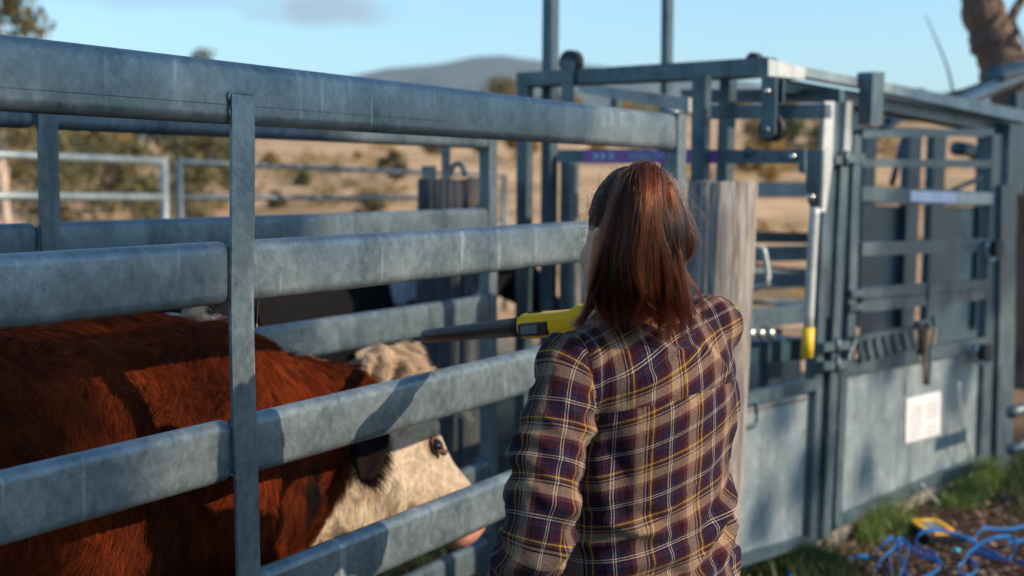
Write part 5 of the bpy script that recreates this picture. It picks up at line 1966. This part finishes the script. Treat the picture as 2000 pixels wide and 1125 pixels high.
# scanner wand
def wand():
    tip, ha, hb = atY(830, 657, 3.52), atY(1022, 638, 3.05), atY(1195, 622, 2.745)
    t = thing('scanner_wand', ha, 'yellow and black livestock scanner wand held out over the cow by the woman', 'scanner')
    ax = (hb - ha) / np.linalg.norm(hb - ha)
    sx = (ha - tip) / np.linalg.norm(ha - tip)
    MB().tube([tip, tip + sx * .012, tip + sx * .1, ha - sx * .03, ha + sx * .01], [.013, .0165, .0175, .0215, .023], 18).build('shaft', M['black'], t, True)
    up = np.array([0, 0, 1.0]) - ax * ax[2]; up /= np.linalg.norm(up)
    sd = np.cross(ax, up)
    prof = [(.98, .25), (.85, .85), (.3, 1.0), (-.3, 1.0), (-.85, .85), (-.98, .25), (-.98, -.35), (-.8, -.9), (0, -1.0), (.8, -.9), (.98, -.35)]
    V, Fc = [], []
    L = np.linalg.norm(hb - ha)
    st = ((0, .5, .60), (.008, .85, .85), (.028, 1.0, 1.05), (.5, 1.0, 1.0), (.62, 1.0, 1.0), (.72, .95, 1.08), (.9, .95, 1.1), (1.0, .8, 1.0))
    for f, a, b in st:
        c = ha + ax * (f * L if f >= .1 else f)
        lift = .006 if f >= .7 else 0
        for p, q in prof:
            V.append(c + sd * p * .026 * a + up * (q * .0265 * b + lift))
    k = len(prof)
    for i in range(len(st) - 1):
        for j in range(k):
            Fc.append((i * k + j, i * k + (j + 1) % k, (i + 1) * k + (j + 1) % k, (i + 1) * k + j))
    Fc.append(tuple(range(k))[::-1]); Fc.append(tuple((len(st) - 1) * k + j for j in range(k)))
    hd = mesh('handle', V, Fc, M['yellow'], t)
    b = hd.modifiers.new('bevel', 'BEVEL'); b.width = .004; b.segments = 2
    # display on the camera side, low
    s = -1 if np.dot(sd, np.array([0, -1.0, 0])) < 0 else 1
    c = ha + ax * .085 + sd * s * .0235 - up * .008
    scr = MB().box(c, ax * .062, sd * .005, up * .0145).build('display_housing', M['black'], t, bevel=.004)
    MB().box(c + sd * s * .0055 - ax * .01, ax * .034, sd * .0008, up * .009).build('display', M['screen'], scr)
    MB().box(ha + ax * .075 + up * .0275, ax * .03, sd * .012, up * .0016).build('keypad', M['black'], t)


wand()

# =================================================================== ground clutter at lower right
def gpix(px, py, z=0.):
    return on_plane(px, py, (0, 0, z), np.array([0, 0, 1.0]))


def grass_patch(name, regions, n, hgt, mat, label, seed, width=.006):
    g = np.random.default_rng(seed)
    V = []
    for k in range(n):
        px, py, rx, ry, hh = regions[g.integers(0, len(regions))]
        p = gpix(px + g.normal() * rx, py + g.normal() * ry)
        h = hgt * hh * g.uniform(.5, 1.3)
        a = g.uniform(0, 6.3)
        s = np.array([math.cos(a), math.sin(a), 0]) * width * .5 * g.uniform(.6, 1.4)
        ln = g.normal(size=2) * h * .45
        m_ = p + np.array([ln[0] * .35, ln[1] * .35, h * .6]); t = p + np.array([ln[0], ln[1], h])
        V += [p - s, p + s, m_ + s * .7, m_ - s * .7, m_ - s * .7, m_ + s * .7, t + s * .05, t - s * .05]
    V = np.array(V)
    o = fast_mesh(name, V, np.arange(len(V)).reshape(-1, 4), mat, root=tuple(V.mean(0) * np.array([1, 1, 0])))
    tag(o, label, 'grass', kind='stuff')


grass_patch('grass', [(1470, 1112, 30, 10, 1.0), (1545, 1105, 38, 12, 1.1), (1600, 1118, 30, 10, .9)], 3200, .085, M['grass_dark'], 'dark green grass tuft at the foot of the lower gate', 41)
grass_patch('grass', [(1715, 1025, 18, 14, 1.3), (1745, 1000, 16, 10, 1.1), (1700, 1050, 14, 10, 1.), (1765, 1040, 10, 8, .7)], 1700, .12, M['grass_green'], 'sunlit grass tuft beside the yellow and black indicator box', 42)
grass_patch('grass', [(1900, 968, 26, 12, 1.0), (1870, 985, 30, 10, .6), (1925, 950, 14, 8, 1.2)], 1300, .12, M['grass_green'], 'green grass under the far end of the crush gate', 43)
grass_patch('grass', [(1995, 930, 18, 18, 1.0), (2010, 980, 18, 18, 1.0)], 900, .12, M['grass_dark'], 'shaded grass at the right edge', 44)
grass_patch('grass', [(1640, 1085, 40, 12, .5), (1760, 1075, 60, 20, .35), (1600, 1100, 40, 12, .6)], 900, .06, M['grass_dry'], 'dry grass stems among the leaf litter', 45, .003)


def lane_grass():
    g = np.random.default_rng(50)
    V = []
    for k in range(16000):
        if g.random() < .65:
            p = lane(g.uniform(.2, 3.4), g.uniform(-.4, 1.3), 0)
        else:
            p = np.array([g.uniform(-3.5, 1.5), g.uniform(3, 9.5), 0])
        h = g.uniform(.04, .13)
        a = g.uniform(0, 6.3)
        s = np.array([math.cos(a), math.sin(a), 0]) * .004
        ln = g.normal(size=2) * h * .5
        t = p + np.array([ln[0], ln[1], h]); m_ = p + np.array([ln[0] * .4, ln[1] * .4, h * .6])
        V += [p - s, p + s, m_ + s * .7, m_ - s * .7, m_ - s * .7, m_ + s * .7, t + s * .05, t - s * .05]
    V = np.array(V)
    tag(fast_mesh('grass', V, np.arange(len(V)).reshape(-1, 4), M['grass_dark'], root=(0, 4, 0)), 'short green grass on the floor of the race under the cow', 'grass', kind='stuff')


lane_grass()


def litter():
    g = np.random.default_rng(60)
    V = []
    for k in range(5200):
        px, py = g.uniform(1440, 2080), g.uniform(900, 1180)
        lim = 1035 - (px - 1640) * .42 if px > 1640 else 1110 - (px - 1450) * .3
        if py < lim - 10:
            continue
        p = gpix(px, py) + np.array([0, 0, g.uniform(.008, .022)])
        a = g.uniform(0, 6.3)
        L = g.uniform(.006, .026)
        d = np.array([math.cos(a), math.sin(a), g.normal() * .35]); s = np.array([-math.sin(a), math.cos(a), g.normal() * .35]) * .35
        V += [p - d * L, p + s * L, p + d * L, p - s * L]
    V = np.array(V)
    tag(fast_mesh('leaf_litter', V, np.arange(len(V)).reshape(-1, 4), M['litter'], root=(1.8, 5.8, 0)), 'dry brown leaf litter and chips on the bare soil', 'litter', kind='stuff')


litter()


def clods():
    g = np.random.default_rng(61)
    mb = MB()
    for k in range(420):
        px, py = g.uniform(1560, 2080), g.uniform(960, 1180)
        if py < 1080 - (px - 1640) * .42:
            continue
        r = g.uniform(.006, .022)
        mb.ball(gpix(px, py) + np.array([0, 0, r * .3]), (r, r * g.uniform(.7, 1.2), r * .6), 6, 4)
    o = mb.build('soil_clods', gradient_mat('soil_clod', [(.3, (.03, .017, .012)), (.7, (.12, .07, .05))], 14, .95, .004), root=(2.0, 5.8, 0))
    tag(o, 'loose clods of brown soil at lower right', 'soil', kind='stuff')


clods()


def strap_tangle():
    """flat blue webbing thrown down in loops"""
    cen = gpix(1800, 1090)
    t = thing('load_strap', (cen[0], cen[1], 0), 'tangled bright blue webbing strap lying on the soil at lower right', 'strap')
    loops = [
        [(1655, 1093, .03), (1685, 1086, .04), (1700, 1090, .02), (1720, 1070, .06), (1735, 1052, .10), (1745, 1060, .08), (1738, 1095, .03), (1742, 1125, .02), (1752, 1135, .02)],
        [(1752, 1135, .02), (1768, 1100, .05), (1775, 1070, .09), (1765, 1055, .10), (1752, 1056, .10), (1757, 1085, .05), (1770, 1120, .03), (1785, 1140, .02)],
        [(1708, 1120, .02), (1718, 1098, .05), (1735, 1080, .07), (1765, 1062, .08), (1800, 1085, .06), (1830, 1095, .05), (1836, 1108, .03), (1820, 1122, .02), (1800, 1130, .02)],
        [(1795, 1045, .10), (1788, 1055, .07), (1800, 1072, .06), (1822, 1080, .06), (1835, 1098, .04)],
        [(1795, 1045, .10), (1810, 1036, .12), (1845, 1038, .11), (1890, 1052, .08), (1910, 1065, .05), (1950, 1085, .02)],
        [(1900, 1056, .04), (1920, 1032, .06), (1935, 1033, .05), (1970, 1034, .04), (2010, 1026, .04)],
        [(1885, 1090, .05), (1910, 1065, .10), (1945, 1050, .13), (1975, 1050, .12), (1985, 1065, .10), (1978, 1080, .06), (1970, 1092, .04), (1930, 1085, .04), (1895, 1076, .05), (1885, 1095, .04), (1872, 1108, .04), (1880, 1125, .03), (1900, 1122, .03), (1908, 1108, .03), (1898, 1095, .04)],
        [(1970, 1070, .03), (1972, 1058, .05), (1990, 1057, .04), (2020, 1050, .04)],
        [(1985, 1095, .02), (2010, 1102, .02), (2040, 1110, .02)],
    ]
    for k, L in enumerate(loops):
        P = bez([gpix(x, y, z) for x, y, z in L], 7)
        P = [p + np.array([0, 0, .0]) for p in P]
        prof = rr_profile(.0030, .017, .0013, 2)
        MB().sweep(P, prof, up=(.25, -.3, 1)).build('webbing', M['blue_strap'], t, True)
    # dark blue cable at far right
    c2 = thing('blue_cable', tuple(gpix(1930, 930)), 'dark blue cable running from the foot of the end post across the soil', 'cable')
    P = bez([gpix(1932, 925, .01), gpix(1942, 950, .01), gpix(1965, 975, .01), gpix(2010, 992, .01), gpix(2050, 1000, .01)], 6)
    MB().tube(P, .009, 8).build('cable', flat_mat('dark_blue_cable', (.02, .09, .22), .4), c2, True)
    P = bez([gpix(1530, 1085, .02), gpix(1527, 1100, .03), gpix(1535, 1112, .02), gpix(1545, 1130, .02)], 5)
    c3 = thing('blue_cable', tuple(gpix(1530, 1100)), 'short loop of blue cable in the grass at the foot of the lower gate', 'cable')
    MB().tube(P, .009, 8).build('cable', M['blue_strap'], c3, True)


strap_tangle()


def indicator():
    def P(x, y, z=.06):
        return gpix(x, y, z)
    c = P(1830, 1045, 0)
    t = thing('indicator_box', (c[0], c[1], 0), 'yellow and black electronic box lying on the ground among the blue straps', 'indicator')
    q = [P(1766, 1018), P(1812, 1001), P(1880, 1042), P(1838, 1066)]
    c0 = sum(q) / 4
    ex = (q[2] - q[1]); ey = (q[1] - q[0])
    ex /= np.linalg.norm(ex); ey -= ex * (ey @ ex); ey /= np.linalg.norm(ey)
    L, Wd = .13, .075
    b = MB().box(c0 - ZZ * .028, ex * L, ey * Wd, ZZ * .026).build('case', M['black'], t, bevel=.008)
    MB().box(c0 + ZZ * .0005, ex * L * .96, ey * Wd * .94, ZZ * .003).build('face', M['galv_crush'], b)
    fr = MB()
    for s in (-1, 1):
        fr.box(c0 + ey * s * Wd * .72 + ZZ * .006 - ex * .02, ex * L * .72, ey * .008, ZZ * .005)
    fr.build('trim', M['yellow'], b)
    MB().box(c0 - ex * L * .86 + ZZ * .006, ex * .011, ey * Wd * .72, ZZ * .006).build('trim', M['yellow'], b)
    MB().box(c0 + ex * L * .9 + ZZ * .006, ex * .012, ey * Wd * .6, ZZ * .006).build('trim', M['yellow'], b)
    MB().box(c0 + ZZ * .006 - ex * .03, ex * L * .42, ey * Wd * .45, ZZ * .003).build('display', M['screen'], b)
    MB().box(c0 + ex * .075 + ey * .03 + ZZ * .008, ex * .008, ey * .008, ZZ * .005).build('button', M['orange'], b)
    e = P(1868, 1075, .03)
    MB().ball(e, (.018, .013, .012), 10, 8).build('plug', flat_mat('cyan_plug', (.03, .30, .50), .4), b, True)
    return t


indicator()
